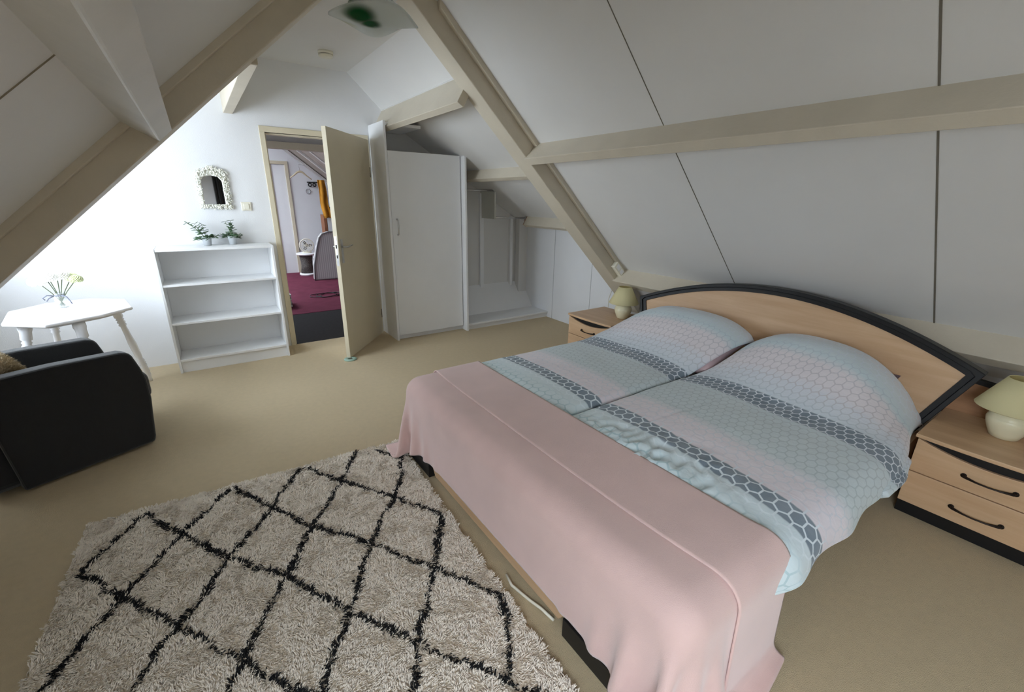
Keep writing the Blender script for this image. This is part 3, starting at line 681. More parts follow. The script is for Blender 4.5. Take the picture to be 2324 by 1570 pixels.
for i, (x, y, z) in enumerate(stems):
    b0 = Vector((-.905-(x+.905)*.18, 4.39-(y-4.39)*.18, .762))
    MB().tube([b0, b0.lerp(Vector((x, y, z)), .5)+Vector((0, 0, .01)), (x, y, z)], .0028, 6).build('flower_stem', 'stem', bq)
    fl = MB()
    n_ = 110
    for q_ in range(n_):
        ph = math.acos(1-1.6*(q_+.5)/n_); a = q_*2.39996; R_ = .050 if i < 5 else .042
        d = Vector((math.sin(ph)*math.cos(a), math.sin(ph)*math.sin(a), math.cos(ph)*.75))
        m4 = d.to_track_quat('Z', 'Y').to_matrix().to_4x4()
        fl.ball(Vector((x, y, z))+d*R_*.8, (.007, .012, .012) if i < 4 else (.0045, .007, .008), m4, 6, 4)
    fl.build('flower_head', fw if i < 5 else fgn, bq)

# ================================================================== ARMCHAIR
Ao = Vector((-1.004, 3.097, 0)); dd = Vector((.898, .439, 0)).normalized(); pp = Vector((-dd.y, dd.x, 0))
Mc = Matrix((dd, pp, (0, 0, 1))).transposed().to_4x4(); Mc.translation = Ao
ch = thing('armchair', 'charcoal fabric armchair standing by the octagonal table', 'armchair', tuple(Ao+dd*.3+pp*.36))
DW = .60
def arm(y0, y1):
    # side profile in the chair's own x (front) and z
    pr = [(0, .012), (.600, .012), (.613, .05), (.628, .19), (.642, .31), (.643, .44), (.626, .52), (.603, .60), (.588, .628), (.55, .642), (.25, .655), (-.02, .65), (-.05, .62)]
    m = MB(); n = len(pr)
    vs = [Mc @ Vector((x, y0, z)) for x, z in pr]+[Mc @ Vector((x, y1, z)) for x, z in pr]
    m.add(vs, [tuple(range(n)), tuple(range(2*n-1, n-1, -1))]+[(i, (i+1) % n, n+(i+1) % n, n+i) for i in range(n)])
    return m.build('armrest', 'charcoal', ch, bevel=.016, seg=3)
arm(0, .09); arm(.49, .58)
MB().box(-.02, .60, .092, .488, .03, .26, Mc).build('base', 'charcoal', ch, bevel=.02, seg=3)
MB().box(.06, .695, .096, .484, .265, .455, Mc).build('seat_cushion', 'charcoal', ch, bevel=.05, seg=4)
MB().box(-.13, .055, .02, .56, .03, .70, Mc).build('backrest', 'charcoal', ch, bevel=.05, seg=4)
for a, b_ in ((.03, .06), (.03, .52), (.54, .06), (.54, .52)): MB().box(a-.02, a+.02, b_-.02, b_+.02, 0, .03, Mc).build('leg', 'black', ch)
# furry cushion
cu = MB(); vs = []; NN = 14
Mq = Mc @ Matrix.Translation((.12, .29, .585)) @ Matrix.Rotation(math.radians(-28), 4, 'Y')
for sgn in (1, -1):
    for j in range(NN+1):
        for i in range(NN+1):
            uu, v_ = i/NN*2-1, j/NN*2-1; h = .07*((1-uu**4)*(1-v_**4))**.5
            kx = 1-.10*(v_**2)*(1-abs(uu)*.2); ky = 1-.10*(uu**2)
            vs.append(Mq @ Vector((sgn*h, uu*.19*kx, v_*.15*ky)))
K1 = (NN+1)**2; fs = []
for s0 in (0, K1):
    for j in range(NN):
        for i in range(NN): fs.append((s0+j*(NN+1)+i, s0+j*(NN+1)+i+1, s0+(j+1)*(NN+1)+i+1, s0+(j+1)*(NN+1)+i))
cu.add(vs, fs, True)
fur = mat('brown_beige_fur', (168, 152, 124), .95, .45, 14)
cush = thing('fur_cushion', 'beige and brown furry cushion on the armchair seat', 'cushion', (-1.06, 3.42, .56))
cu.build('cover', fur, cush, weld=True)
hs = MB(); vs = []; fs = []
for q_ in range(7000):
    uu, v_ = random.uniform(-1, 1), random.uniform(-1, 1); sgn = random.choice((1, 1, 1, -1)); h = .07*((1-uu**4)*(1-v_**4))**.5
    p = Mq @ Vector((sgn*h, uu*.19*(1-.1*v_*v_), v_*.15*(1-.1*uu*uu))); nrm = (Mq.to_3x3() @ Vector((sgn*.5, uu*.9, v_*.9))).normalized()
    g = (nrm*.7+Vector((random.gauss(0, .3), random.gauss(0, .3), random.gauss(0, .3)-.3))).normalized()*random.uniform(.018, .034)
    sd_ = g.cross(Vector((random.random(), random.random(), .3))).normalized()*.0016
    o = len(vs); vs += [p+sd_, p-sd_, p+g*.6+sd_*.6+Vector((0, 0, -.002)), p+g*.6-sd_*.6+Vector((0, 0, -.002)), p+g+Vector((0, 0, -.006))]; fs += [(o, o+1, o+3, o+2), (o+2, o+3, o+4)]
hs.add(vs, fs); fo = hs.build('fur', fur, cush); fo['kind'] = 'stuff'

# ================================================================== RUG
import bisect
def pix_ray(x, y): return f*FPX + right*(x-1162) - up*(y-785)
def ground(x, y, z=.03):
    d = pix_ray(x, y); t = (z-CAMH)/d.z; return (d.x*t, d.y*t)
# course of the black diamond lines, measured on the rug (metres on the floor)
lines_px = [
 [(181.5, 1296), (271.7, 1352), (399.5, 1416), (550, 1495), (670, 1566)],
 [(332, 1164), (411, 1209), (516, 1262), (647, 1303), (734, 1352), (794, 1386), (940, 1450), (1151, 1540), (1207, 1566)],
 [(531, 1104), (606, 1145), (708, 1190), (843, 1228), (982, 1284), (1132, 1344), (1147, 1393), (1151, 1461), (1154, 1540)],
 [(696, 1059), (775, 1089), (895, 1125), (985, 1158), (1000, 1168), (1002, 1190), (989, 1250), (982, 1284)],
 [(850, 1019), (908, 1036), (910, 1074), (895, 1125)],
 [(316, 1172), (260, 1222), (181.5, 1290)],
 [(516, 1111), (411, 1209), (350, 1273), (294, 1330), (271.7, 1356), (193, 1438), (144, 1502), (84, 1566)],
 [(681, 1059), (625, 1130), (606, 1164), (561, 1209), (516, 1262), (460, 1348), (403, 1416), (358, 1472), (290, 1566)],
 [(809, 1017), (775, 1089), (708, 1190), (651, 1303), (621, 1348), (565, 1453), (550, 1499), (512, 1566)],
 [(895, 1125), (865, 1175), (843, 1228), (812, 1311), (794, 1386), (756, 1472), (726, 1566)],
 [(1000, 1168), (982, 1284), (963, 1378), (944, 1450), (940, 1566)]]
LN = [[ground(*p) for p in l] for l in lines_px]
# the lattice goes on towards the viewer below the picture
ext = []
for l in LN[6:11]+[LN[0], LN[1]]:
    (xa, ya), (xb, yb) = l[-2], l[-1]; dx, dy = xb-xa, yb-ya; k_ = math.hypot(dx, dy)
    ext.append([(xb, yb), (xb+dx/k_*1.9, yb+dy/k_*1.9)])
LN += ext
for k_ in (0, 1, 2):        # further cross lines, beyond the lower edge of the picture
    LN.append([(-.80, 1.64-.75*k_), (-.80+.49, .89-.75*k_), (-.80+1.2, -.20-.75*k_)])
RO = Vector((.845, 2.50)); ex = Vector((-.9985, .055)).normalized(); ey = Vector((-.045, -.999)).normalized()
RW, RL = 1.54, 2.35
rugP = lambda a, b: RO+ex*a+ey*b
segs = np.array([(l[i][0], l[i][1], l[i+1][0], l[i+1][1]) for l in LN for i in range(len(l)-1)])
def linedist(P):
    best = np.full(len(P), 9.)
    for x0_, y0_, x1_, y1_ in segs:
        d = np.array([x1_-x0_, y1_-y0_]); L2 = (d**2).sum(); t = np.clip(((P-[x0_, y0_])@d)/L2, 0, 1)
        best = np.minimum(best, np.hypot(*(P-[x0_, y0_]-t[:, None]*d).T))
    return best
rug = thing('shaggy_rug', 'cream shaggy rug with an irregular black diamond pattern at the foot of the bed', 'rug', (0, 1.4, 0))
kb = NT('rug_backing'); kb.b.inputs['Base Color'].default_value = (*s2l((214, 202, 184)), 1); kb.b.inputs['Roughness'].default_value = 1
c4 = [rugP(0.01, .01), rugP(RW-.01, .01), rugP(RW-.01, RL), rugP(.01, RL)]
MB().prism([tuple(c) for c in c4], 'z', 0.0, .014).build('backing', kb.m, rug)
NTUFT = 150000
ab = rng.random((NTUFT, 2))*[RW, RL]
ab[:, 1] = ab[:, 1]
P = np.array(RO)+ab[:, :1]*np.array(ex)+ab[:, 1:]*np.array(ey)
dist = linedist(P+rng.normal(0, .004, (NTUFT, 2)))
# thickness of a line changes along it
wv = np.array([noise.noise(Vector((a*7, b*7, 3.1))) for a, b in P])
isb = dist < (.0085+.007*wv)
# tuft direction: lies over in clumps
ang = np.array([noise.noise(Vector((a*9, b*9, 0)))*5+noise.noise(Vector((a*31, b*31, 7)))*3 for a, b in P])+rng.normal(0, .5, NTUFT)
Lh = rng.uniform(.012, .021, NTUFT)*(1+.25*isb); wd_ = rng.uniform(.0018, .0030, NTUFT)
tilt = rng.uniform(.5, 1.15, NTUFT)
dx, dy = np.cos(ang), np.sin(ang)
ring = []
for lev, (fr_, wf) in enumerate(((0, .9), (.55, 1.1), (1.0, .5))):
    zc = .012+Lh*np.cos(tilt)*(fr_*1.35-.45*fr_**2)
    px = P[:, 0]+dx*Lh*np.sin(tilt)*fr_**1.3; py = P[:, 1]+dy*Lh*np.sin(tilt)*fr_**1.3
    for k_ in range(3):
        a = k_*2*PI/3+.5
        ox = math.cos(a)*wd_*wf; oz = math.sin(a)*wd_*wf
        ring.append(np.stack([px-dy*ox, py+dx*ox, zc+oz*.9], 1))
V = np.stack(ring, 1).reshape(-1, 3)                     # 9 verts a tuft
fq = []
for lv in range(2):
    for k_ in range(3): fq.append((lv*3+k_, lv*3+(k_+1) % 3, lv*3+3+(k_+1) % 3, lv*3+3+k_))
fq = np.array(fq); F = (np.arange(NTUFT)[:, None, None]*9+fq[None]).reshape(-1, 4)
def pile(name, selm, material):
    idx = np.nonzero(selm)[0]; vv_ = np.stack(ring, 1)[idx].reshape(-1, 3); F_ = (np.arange(len(idx))[:, None, None]*9+fq[None]).reshape(-1, 4)
    me = bpy.data.meshes.new(name); me.vertices.add(len(vv_)); me.vertices.foreach_set('co', vv_.ravel().astype(np.float32))
    me.loops.add(F_.size); me.loops.foreach_set('vertex_index', F_.ravel().astype(np.int32))
    me.polygons.add(len(F_)); me.polygons.foreach_set('loop_start', np.arange(0, F_.size, 4, dtype=np.int32)); me.polygons.foreach_set('loop_total', np.full(len(F_), 4, dtype=np.int32))
    me.polygons.foreach_set('use_smooth', np.ones(len(F_), bool))
    me.update(calc_edges=True); me.validate()
    o = bpy.data.objects.new(name, me); COL.objects.link(o); o.parent = rug; o.location = -Vector(rug['_o']); me.materials.append(material); o['kind'] = 'stuff'
    return o
pile('cream_pile', ~isb, mat('cream_wool', (246, 236, 222), .95, .05, 45, sheen=.2))
pile('black_pile', isb, mat('black_wool', (30, 30, 32), .95, .3, 60))

# ================================================================== BED
bed = thing('double_bed', 'double bed with arched beech headboard edged in black', 'bed', (2.0, 1.38, 0))
BC = 1.385
def hx_(z): return 3.17+.33*(z-.73)          # headboard leans back
def arch(y, top=.995, drop=.25, hw=1.1): return top-drop*((y-BC)/hw)**2
HW = 1.10
def hb_slab(poly, x_off0, x_off1, name, m, **k):
    mb = MB(); n = len(poly)
    vs = [(hx_(z)+x_off0, y, z) for y, z in poly]+[(hx_(z)+x_off1, y, z) for y, z in poly]
    mb.add(vs, [tuple(range(n)), tuple(range(2*n-1, n-1, -1))]+[(i, (i+1) % n, n+(i+1) % n, n+i) for i in range(n)])
    return mb.build(name, m, bed, **k)
NA_ = 48
def outline(ins):
    top = []
    for i in range(NA_+1):
        y = BC-HW+2*HW*i/NA_
        top.append((y, arch(y)))
    # inset towards the centre of the panel
    if ins == 0: q = [(BC-HW+.20, .30)]+top+[(BC+HW-.20, .30)]
    else:
        q = [(BC-HW+.20+ins*1.0, .30)]
        for i, (y, z) in enumerate(top):
            s_ = 2*.25/1.21*(y-BC); nn = math.hypot(1, s_)
            yy = y-ins*s_/nn*1.0; z2 = z-ins/nn
            lim = HW-.0-ins*1.12-(arch(BC+HW)-z2)*.42
            q.append((BC+max(-lim, min(lim, yy-BC)), z2))
        q.append((BC+HW-.20-ins*1.0, .30))
    return q
hb_slab(outline(.03), .0, .022, 'headboard', 'beech')
o0, o1, o2 = outline(0), outline(.024), outline(.052)
def band(qa, qb, xo0, xo1, name):
    mb = MB(); n = len(qa)
    vs = []
    for i in range(n):
        for (y, z), xo in ((qa[i], xo0), (qb[i], xo0), (qb[i], xo1), (qa[i], xo1)): vs.append((hx_(z)+xo, y, z))
    fs = [(i*4+k_, (i+1)*4+k_, (i+1)*4+(k_+1) % 4, i*4+(k_+1) % 4) for i in range(n-1) for k_ in range(4)]
    fs += [(0, 1, 2, 3), ((n-1)*4+3, (n-1)*4+2, (n-1)*4+1, (n-1)*4)]
    mb.add(vs, fs); return mb.build(name, 'black', bed, bevel=.004)
band(o0, o1, -.022, .045, 'headboard_rim'); band(o1, o2, -.010, .040, 'headboard_rim')
# wings behind the bedside tables
for sg in (-1, 1):
    ya, yb_ = BC+sg*(HW-.20), BC+sg*(HW+(.10 if sg > 0 else .42))
    lo_, hi_ = sorted((ya, yb_))
    zin = .66; zo = .60
    pts = [(ya, .44), (yb_, .44), (yb_, zo), (ya, zin)]
    mb = MB(); mb.prism(pts, 'x', 3.322, 3.342); mb.build('side_wing', 'beechdark', bed)
    mb = MB(); mb.prism([(ya, zin), (yb_, zo), (yb_, zo+.025), (ya, zin+.025)], 'x', 3.312, 3.352); mb.build('wing_rim', 'black', bed)
# footboard, rails, feet, mattress
fbp = [(.455, .09), (.86, .09), (.90, .03), (1.98, .03), (2.02, .09), (2.32, .09), (2.32, .42), (.455, .42)]
MB().prism(fbp, 'x', .874, .896).build('footboard', 'beech', bed, bevel=.003)
for a, b_ in ((.44, .86), (2.03, 2.33)): MB().box(.858, .93, a, b_, 0, .088).build('foot', 'black', bed, bevel=.003)
for a, b_ in ((.43, .455), (2.30, 2.325)): MB().box(.892, 3.12, a, b_, .16, .36).build('side_rail', 'beech', bed, bevel=.002)
for a, b_ in ((.43, .53), (2.23, 2.33)): MB().box(3.05, 3.13, a, b_, 0, .30).build('foot', 'black', bed)
MB().box(.90, 3.10, .46, 2.295, .20, .25).build('slatted_base', 'beechdark', bed)
MB().box(.905, 3.07, .465, 1.375, .25, .445).build('mattress', mat('white_mattress', (225, 224, 220), .9), bed, bevel=.04, seg=3)
MB().box(.905, 3.07, 1.385, 2.29, .25, .445).build('mattress', bpy.data.materials['white_mattress'], bed, bevel=.04, seg=3)

# ---- pillows
pk = mat('pale_pink_cotton', (216, 190, 194), .9, .03, 12, .15, 60)
def pillow(y0, y1, label):
    m = MB(); vs = []; n = 16
    cx, cy = 2.815, (y0+y1)/2; hx2, hy2 = .27, (y1-y0)/2
    Mp = Matrix.Translation((cx, cy, .568)) @ Matrix.Rotation(math.radians(-17), 4, 'Y')
    for sgn in (1, -1):
        for j in range(n+1):
            for i in range(n+1):
                a_, b__ = i/n*2-1, j/n*2-1; h = .085*((1-a_**4)*(1-b__**4))**.55
                kx = 1-.07*(1-abs(b__)**3)*abs(a_)**2*0; pin = 1+.05*(abs(a_*b__))**2
                vs.append(Mp @ Vector((a_*hx2*pin, b__*hy2*pin, sgn*h)))
    K = (n+1)**2; fs = []
    for s0 in (0, K):
        for j in range(n):
            for i in range(n): fs.append((s0+j*(n+1)+i, s0+j*(n+1)+i+1, s0+(j+1)*(n+1)+i+1, s0+(j+1)*(n+1)+i))
    m.add(vs, fs, True); o = m.build('pillow', pk, weld=True); return tag(o, label, 'pillow', 'pale pink pillows under the duvets')
pillow(.60, 1.18, 'pale pink pillow tucked under the near duvet, one corner showing')
pillow(1.42, 2.06, 'pale pink pillow tucked under the far duvet, one corner showing')

# ---- duvet cloth
def hex_mat():
    k = NT('hexagon_print_cotton'); uv = k.n('ShaderNodeUVMap'); uv.uv_map = 'UVMap'
    sp = k.n('ShaderNodeSeparateXYZ'); k.l(uv.outputs[0], sp.inputs[0]); U, Vv = sp.outputs[0], sp.outputs[1]
    # slight warp of the whole print
    def hexd(pitch, ox=0, uf=1.155):
        px_ = k.math('DIVIDE', U, pitch*uf); py_ = k.math('DIVIDE', k.math('ADD', Vv, ox), pitch*.98)
        def cell(ax, ay):
            gx = k.math('SUBTRACT', k.math('FLOORED_MODULO', k.math('ADD', px_, ax), 1.7320508), .8660254)
            gy = k.math('SUBTRACT', k.math('FLOORED_MODULO', k.math('ADD', py_, ay), 1.0), .5)
            return gx, gy
        ax, ay = cell(0, 0); bx_, by_ = cell(.8660254, .5)
        def d2(x, y): return k.math('ADD', k.math('MULTIPLY', x, x), k.math('MULTIPLY', y, y))
        sel = k.math('LESS_THAN', d2(ax, ay), d2(bx_, by_))
        def pick(a, b): return k.math('ADD', k.math('MULTIPLY', a, sel), k.math('MULTIPLY', b, k.math('SUBTRACT', 1, sel)))
        gx = k.math('ABSOLUTE', pick(ax, bx_)); gy = k.math('ABSOLUTE', pick(ay, by_))
        d = k.math('MAXIMUM', gy, k.math('ADD', k.math('MULTIPLY', gx, .8660254), k.math('MULTIPLY', gy, .5)))
        return k.math('SUBTRACT', .5, d)            # 0 at the edge .5 at the centre
    hA, hB = hexd(.056, .01), hexd(.041, .0, 1.3)
    big = k.math('LESS_THAN', U, 1.80)
    h = k.math('ADD', k.math('MULTIPLY', hA, big), k.math('MULTIPLY', hB, k.math('SUBTRACT', 1, big)))
    def smooth(v, a, b):
        m = k.n('ShaderNodeMapRange', interpolation_type='SMOOTHSTEP'); k.l(v, m.inputs[0])
        m.inputs[1].default_value = a; m.inputs[2].default_value = b; return m.outputs[0]
    line = k.math('SUBTRACT', 1, smooth(h, .045, .085))
    # bands along the length of the bed
    Un = k.math('DIVIDE', k.math('SUBTRACT', U, 1.2), 2.0)
    g = lambda x: (x-1.2)/2.0
    fill = k.ramp(Un, [(0, s2l((208, 226, 230))), (g(1.50), s2l((216, 231, 236))), (g(1.567), s2l((216, 230, 236))), (g(1.572), s2l((124, 139, 152))), (g(1.670), s2l((124, 139, 152))), (g(1.676), s2l((232, 225, 232))),
        (g(1.84), s2l((232, 226, 232))), (g(1.92), s2l((208, 220, 224))), (g(2.275), s2l((206, 218, 222))), (g(2.280), s2l((120, 135, 148))), (g(2.436), s2l((120, 135, 148))), (g(2.442), s2l((210, 220, 228)))])
    fill2 = k.ramp(Un, [(g(2.438), s2l((210, 220, 228))), (g(2.56), s2l((216, 220, 228))), (g(2.62), s2l((226, 220, 224))), (g(2.72), s2l((226, 220, 224))), (g(2.78), s2l((204, 220, 226))), (g(2.90), s2l((214, 224, 230))), (g(3.0), s2l((220, 218, 222)))])
    linec = k.ramp(Un, [(0, s2l((182, 208, 212))), (g(1.44), s2l((184, 208, 214))), (g(1.53), s2l((226, 238, 244))), (g(1.68), s2l((228, 236, 244))), (g(1.72), s2l((224, 220, 228))),
        (g(1.85), s2l((218, 222, 230))), (g(1.93), s2l((188, 202, 206))), (g(2.24), s2l((190, 200, 204))), (g(2.29), s2l((224, 230, 238))), (g(2.44), s2l((224, 230, 238))), (g(2.48), s2l((194, 204, 212)))])
    linec2 = k.ramp(Un, [(g(2.48), s2l((194, 204, 212))), (g(2.60), s2l((204, 198, 202))), (g(2.70), s2l((204, 200, 206))), (g(2.78), s2l((192, 206, 214))), (g(2.86), s2l((216, 226, 236))), (g(2.95), s2l((218, 226, 234)))])
    hi = k.math('GREATER_THAN', U, 2.46)
    fl_, ln_ = k.mix(hi, fill, fill2), k.mix(hi, linec, linec2)
    nz = k.n('ShaderNodeTexNoise'); nz.inputs['Scale'].default_value = 9; k.l(uv.outputs[0], nz.inputs[0])
    fl_ = k.mix(k.math('MULTIPLY', k.math('SUBTRACT', nz.outputs[0], .35), .35), fl_, s2l((214, 214, 220)))
    isdark = k.math('GREATER_THAN', U, 9)
    base = k.mix(line, fl_, ln_)
    k.l(base, k.b.inputs['Base Color']); k.b.inputs['Roughness'].default_value = .75; k.b.inputs['Specular IOR Level'].default_value = .25
    k.b.inputs['Sheen Weight'].default_value = .15
    mp = k.n('ShaderNodeMapping'); mp.inputs['Scale'].default_value = (5, 3.5, 1); k.l(uv.outputs[0], mp.inputs[0])
    n2 = k.n('ShaderNodeTexNoise'); n2.inputs['Scale'].default_value = 3.2; n2.inputs['Detail'].default_value = 3; n2.inputs['Distortion'].default_value = .8; k.l(mp.outputs[0], n2.inputs[0])
    bp = k.n('ShaderNodeBump'); bp.inputs['Strength'].default_value = .3; bp.inputs['Distance'].default_value = .012; k.l(n2.outputs[0], bp.inputs['Height']); k.l(bp.outputs[0], k.b.inputs['Normal'])
    return k.m
HEX = hex_mat()
def sst(a, b, x):
    t = max(0., min(1., (x-a)/(b-a))); return t*t*(3-2*t)
def duvet(near, label):
    NX, NS = 190, 120
    yo = .355 if near else 2.43
    sg = -1 if near else 1
    r_ = .11
    vs, uvs = [], []
    X0, X1 = 1.06, 3.10
    pc, pwd = (.97, .50) if near else (1.79, .64)
    for i in range(NX+1):
        x = X0+(X1-X0)*i/NX
        foot = sst(1.42, 1.22, x); yi = (1.478 if near else 1.490)-.13*sst(2.3, 2.95, x)
        yo = .355+.075*sst(2.4, 2.95, x) if near else 2.43
        top_len = abs(yo-yi)-r_
        hem = (.345+.07*sst(1.5, 2.6, x)+.03*sst(1.9, 1.4, x)*0+.012*math.sin(x*9)+.008*math.sin(x*23)) if near else .30
        hem = hem-.02*foot
        for j in range(NS+1):
            s_ = j/NS
            S = top_len+r_*1.571+.26
            d = s_*S
            # across the top, round the edge, down the side
            if d < top_len: yy, dz = d, 0
            elif d < top_len+r_*1.571:
                a = (d-top_len)/r_; yy, dz = top_len+r_*math.sin(a), -r_*(1-math.cos(a))
            else: yy, dz = top_len+r_, -r_-(d-top_len-r_*1.571)
            y = yi+sg*yy
            base = .508-.028*foot
            puff = .022*math.sin(PI*min(1, yy/top_len))**.5*(1-foot) if yy < top_len else 0
            seam = -.022*math.exp(-(yy/.02)**2)-.010*math.exp(-(yy/.09)**2)
            pw = max(0, 1-abs((y-pc)/pwd)**2.6)
            mound = (.03+.226*pw)*sst(2.36, 2.90, x)
            end = sst(2.99, 3.10, x)
            z = base+puff+seam+mound
            z -= end*(.03+.12*pw)
            q3 = noise.noise(Vector((x*3, y*3, 5 if near else 9)))*.008+noise.noise(Vector((x*8, y*5, 2)))*.004
            wr_ = 0
            if near:
                e_ = math.exp(-((x-1.42)/.16)**2)*math.exp(-((y-1.0)/.33)**2)
                wr_ = e_*.020*(1-abs(noise.noise(Vector((x*9+y*5, y*17-x*7, 1))))*3.2)
                for (fx, slope, amp) in ((1.74, .25, .006), (2.06, -.12, .004)):
                    wr_ += amp*math.exp(-(((x-1.7)*1.0-(y-1.18)*-1.9)/.018)**2)*0
            # long crease lines across the near duvet
            cr_ = -.006*math.exp(-((y-1.18-.06*math.sin(x*2))/.008)**2)*sst(1.3, 1.6, x)*sst(2.5, 2.2, x) if near else -.004*math.exp(-((y-1.95)/.008)**2)*sst(2.2, 2.5, x)
            z += (q3+wr_+cr_)*(1 if dz == 0 else max(0, 1+dz/r_))
            side = 0
            if dz < 0:
                zt = z+dz*(z-hem)/(r_+.26)*1.0 if False else None
                frac = min(1, -dz/(r_+.26))
                if dz > -r_: zz_ = z+dz
                else:
                    zs = z-r_; zz_ = zs-(zs-hem)*((-dz-r_)/.26)
                z = zz_
                side = (1-.9*sst(2.4, 2.75, x))*.018*math.sin(x*14+1)*frac+(1-.9*sst(2.4, 2.75, x))*.03*noise.noise(Vector((x*5, 3, z*3)))*frac-.05*sst(.5, 1, frac)*(1 if near else .3)
                y += sg*(side+.012*frac-.03*frac*sst(2.5, 2.8, x))
            vs.append((x if x < 3.0 else min(x, 3.02+(x-3.02)*.55), y-sg*.055*foot*sst(top_len*.6, top_len, yy), z)); uvs.append((x+(.052*max(0, (1.4-y)/.85)*(1-sst(1.75, 2.3, x)) if near else 0)+.008*math.sin(y*4)+(.006 if near else -.006), (d if near else -d)+.02))
    me = bpy.data.meshes.new('duvet'); N1 = NS+1
    fs = [(i*N1+j, (i+1)*N1+j, (i+1)*N1+j+1, i*N1+j+1) for i in range(NX) for j in range(NS)]
    me.from_pydata(vs, [], fs); me.update()
    ul = me.uv_layers.new(name='UVMap'); li = np.zeros(len(me.loops), np.int32); me.loops.foreach_get('vertex_index', li)
    ul.data.foreach_set('uv', np.array(uvs, np.float32)[li].ravel())
    me.polygons.foreach_set('use_smooth', [True]*len(me.polygons))
    o = bpy.data.objects.new('duvet', me); COL.objects.link(o); me.materials.append(HEX)
    md = o.modifiers.new('t', 'SOLIDIFY'); md.thickness = .018; md.offset = -1 if not near else 1
    return tag(o, label, 'duvet', 'hexagon patterned duvets')
duvet(True, 'near duvet with pastel hexagon print and two slate stripes, nearer the right bedside table')
duvet(False, 'far duvet with pastel hexagon print and two slate stripes, nearer the wardrobe')

# ---- pink fleece throw, settled by a small cloth simulation over the end of the bed
def drape(x_lo, x_hi, y_lo, y_hi, ztop, off, steps=260, step=.022, seed=1, floor=.03):
    nx = int(round((x_hi-x_lo)/step))+1; ny = int(round((y_hi-y_lo)/step))+1
    X, Y = np.meshgrid(np.linspace(x_lo, x_hi, nx), np.linspace(y_lo, y_hi, ny), indexing='ij')
    p = np.stack([X, Y, np.full_like(X, ztop+off+.01)], -1); rs = np.random.default_rng(seed)
    p[..., 2] += rs.normal(0, .0015, X.shape); v = np.zeros_like(p); p[..., 2][X > x_hi-.05] = ztop+off; p0_ = p.copy()
    pin = (X > x_hi-.05) & (Y > .50) & (Y < 2.28)
    bx0, by0, by1 = .862-off, .392-off, 2.385+off; rad = .095; zt = ztop+off
    cons = []
    sx_ = (x_hi-x_lo)/(nx-1); sy_ = (y_hi-y_lo)/(ny-1)
    for (di, dj, k_) in ((1, 0, 1.), (0, 1, 1.), (1, 1, .5), (1, -1, .5), (2, 0, .12), (0, 2, .12)):
        rest = math.hypot(di*sx_, dj*sy_)
        for par in range(2 if max(di, abs(dj)) == 1 else 4):
            cons.append((di, dj, k_, rest, par))
    I, J = np.meshgrid(np.arange(nx), np.arange(ny), indexing='ij')
    sel = []
    for di, dj, k_, rest, par in cons:
        if dj >= 0: A_ = (slice(0, nx-di), slice(0, ny-dj)); B_ = (slice(di, nx), slice(dj, ny))
        else: A_ = (slice(0, nx-di), slice(-dj, ny)); B_ = (slice(di, nx), slice(0, ny+dj))
        key = I[A_] if di else J[A_]; st_ = max(di, abs(dj))
        sel.append((A_, B_, k_, rest, ((key//st_) % 2 == par % 2)[..., None].astype(float)))
    dt = .016
    for it in range(steps):
        v[..., 2] -= 9.8*dt; v *= .985
        q = p+v*dt; q[pin] = p0_[pin]
        for sub in range(7):
            for A_, B_, k_, rest, mk in sel:
                d = q[B_]-q[A_]; L = np.sqrt((d**2).sum(-1, keepdims=True))+1e-9
                c = d*((L-rest)/L*.5*k_)*mk
                q[A_] += c; q[B_] -= c
            q[pin] = p0_[pin]
            # collision with a rounded slab: bed end and sides
            cxm = np.maximum(q[..., 0], bx0+rad); cym = np.clip(q[..., 1], by0+rad, by1-rad); czm = np.minimum(q[..., 2], zt-rad)
            dx_, dy_, dz_ = q[..., 0]-cxm, q[..., 1]-cym, q[..., 2]-czm
            L = np.sqrt(dx_**2+dy_**2+dz_**2); inside = (L < rad)
            deep = L < 1e-6
            s_ = np.where(inside & ~deep, rad/np.maximum(L, 1e-6), 1)
            q[..., 0] = np.where(inside & ~deep, cxm+dx_*s_, q[..., 0]); q[..., 1] = np.where(inside & ~deep, cym+dy_*s_, q[..., 1]); q[..., 2] = np.where(inside & ~deep, czm+dz_*s_, q[..., 2])
            q[..., 2] = np.where(deep & (czm >= zt-rad-.05), zt, q[..., 2])
            q[..., 2] = np.maximum(q[..., 2], floor)
        v = (q-p)/dt
        touch = (q[..., 2] > zt-.01)
        v[touch] *= .25
        sp_ = np.sqrt((v**2).sum(-1, keepdims=True)); v *= np.minimum(1, 2.5/np.maximum(sp_, 1e-9))
        p = q
        p[pin] = p0_[pin]; v[pin] = 0
    return p
kf = mat('pink_fleece', (222, 190, 184), .95, .05, 5, .25, 500, .1, sheen=.5)
def cloth_obj(p, name, parent, th=.006):
    nx, ny = p.shape[:2]
    m = MB(); m.add([tuple(a) for a in p.reshape(-1, 3)], [(i*ny+j, (i+1)*ny+j, (i+1)*ny+j+1, i*ny+j+1) for i in range(nx-1) for j in range(ny-1)], True)
    o = m.build(name, kf, parent)
    sb = o.modifiers.new('sub', 'SUBSURF'); sb.levels = sb.render_levels = 1
    md = o.modifiers.new('t', 'SOLIDIFY'); md.thickness = th; md.offset = -1
    return o
throw = thing('fleece_throw', 'pink fleece throw folded across the foot end of the bed', 'blanket', (1.0, 1.4, .53))
P1 = drape(.862-.315, 1.16, .39-.46, 2.385+.24, .518, .006, seed=3)
cloth_obj(P1, 'lower_layer', throw)
P2 = drape(1.045, 1.37, .39-.42, 2.385+.22, .518, .015, seed=5)
cloth_obj(P2, 'folded_strip', throw)

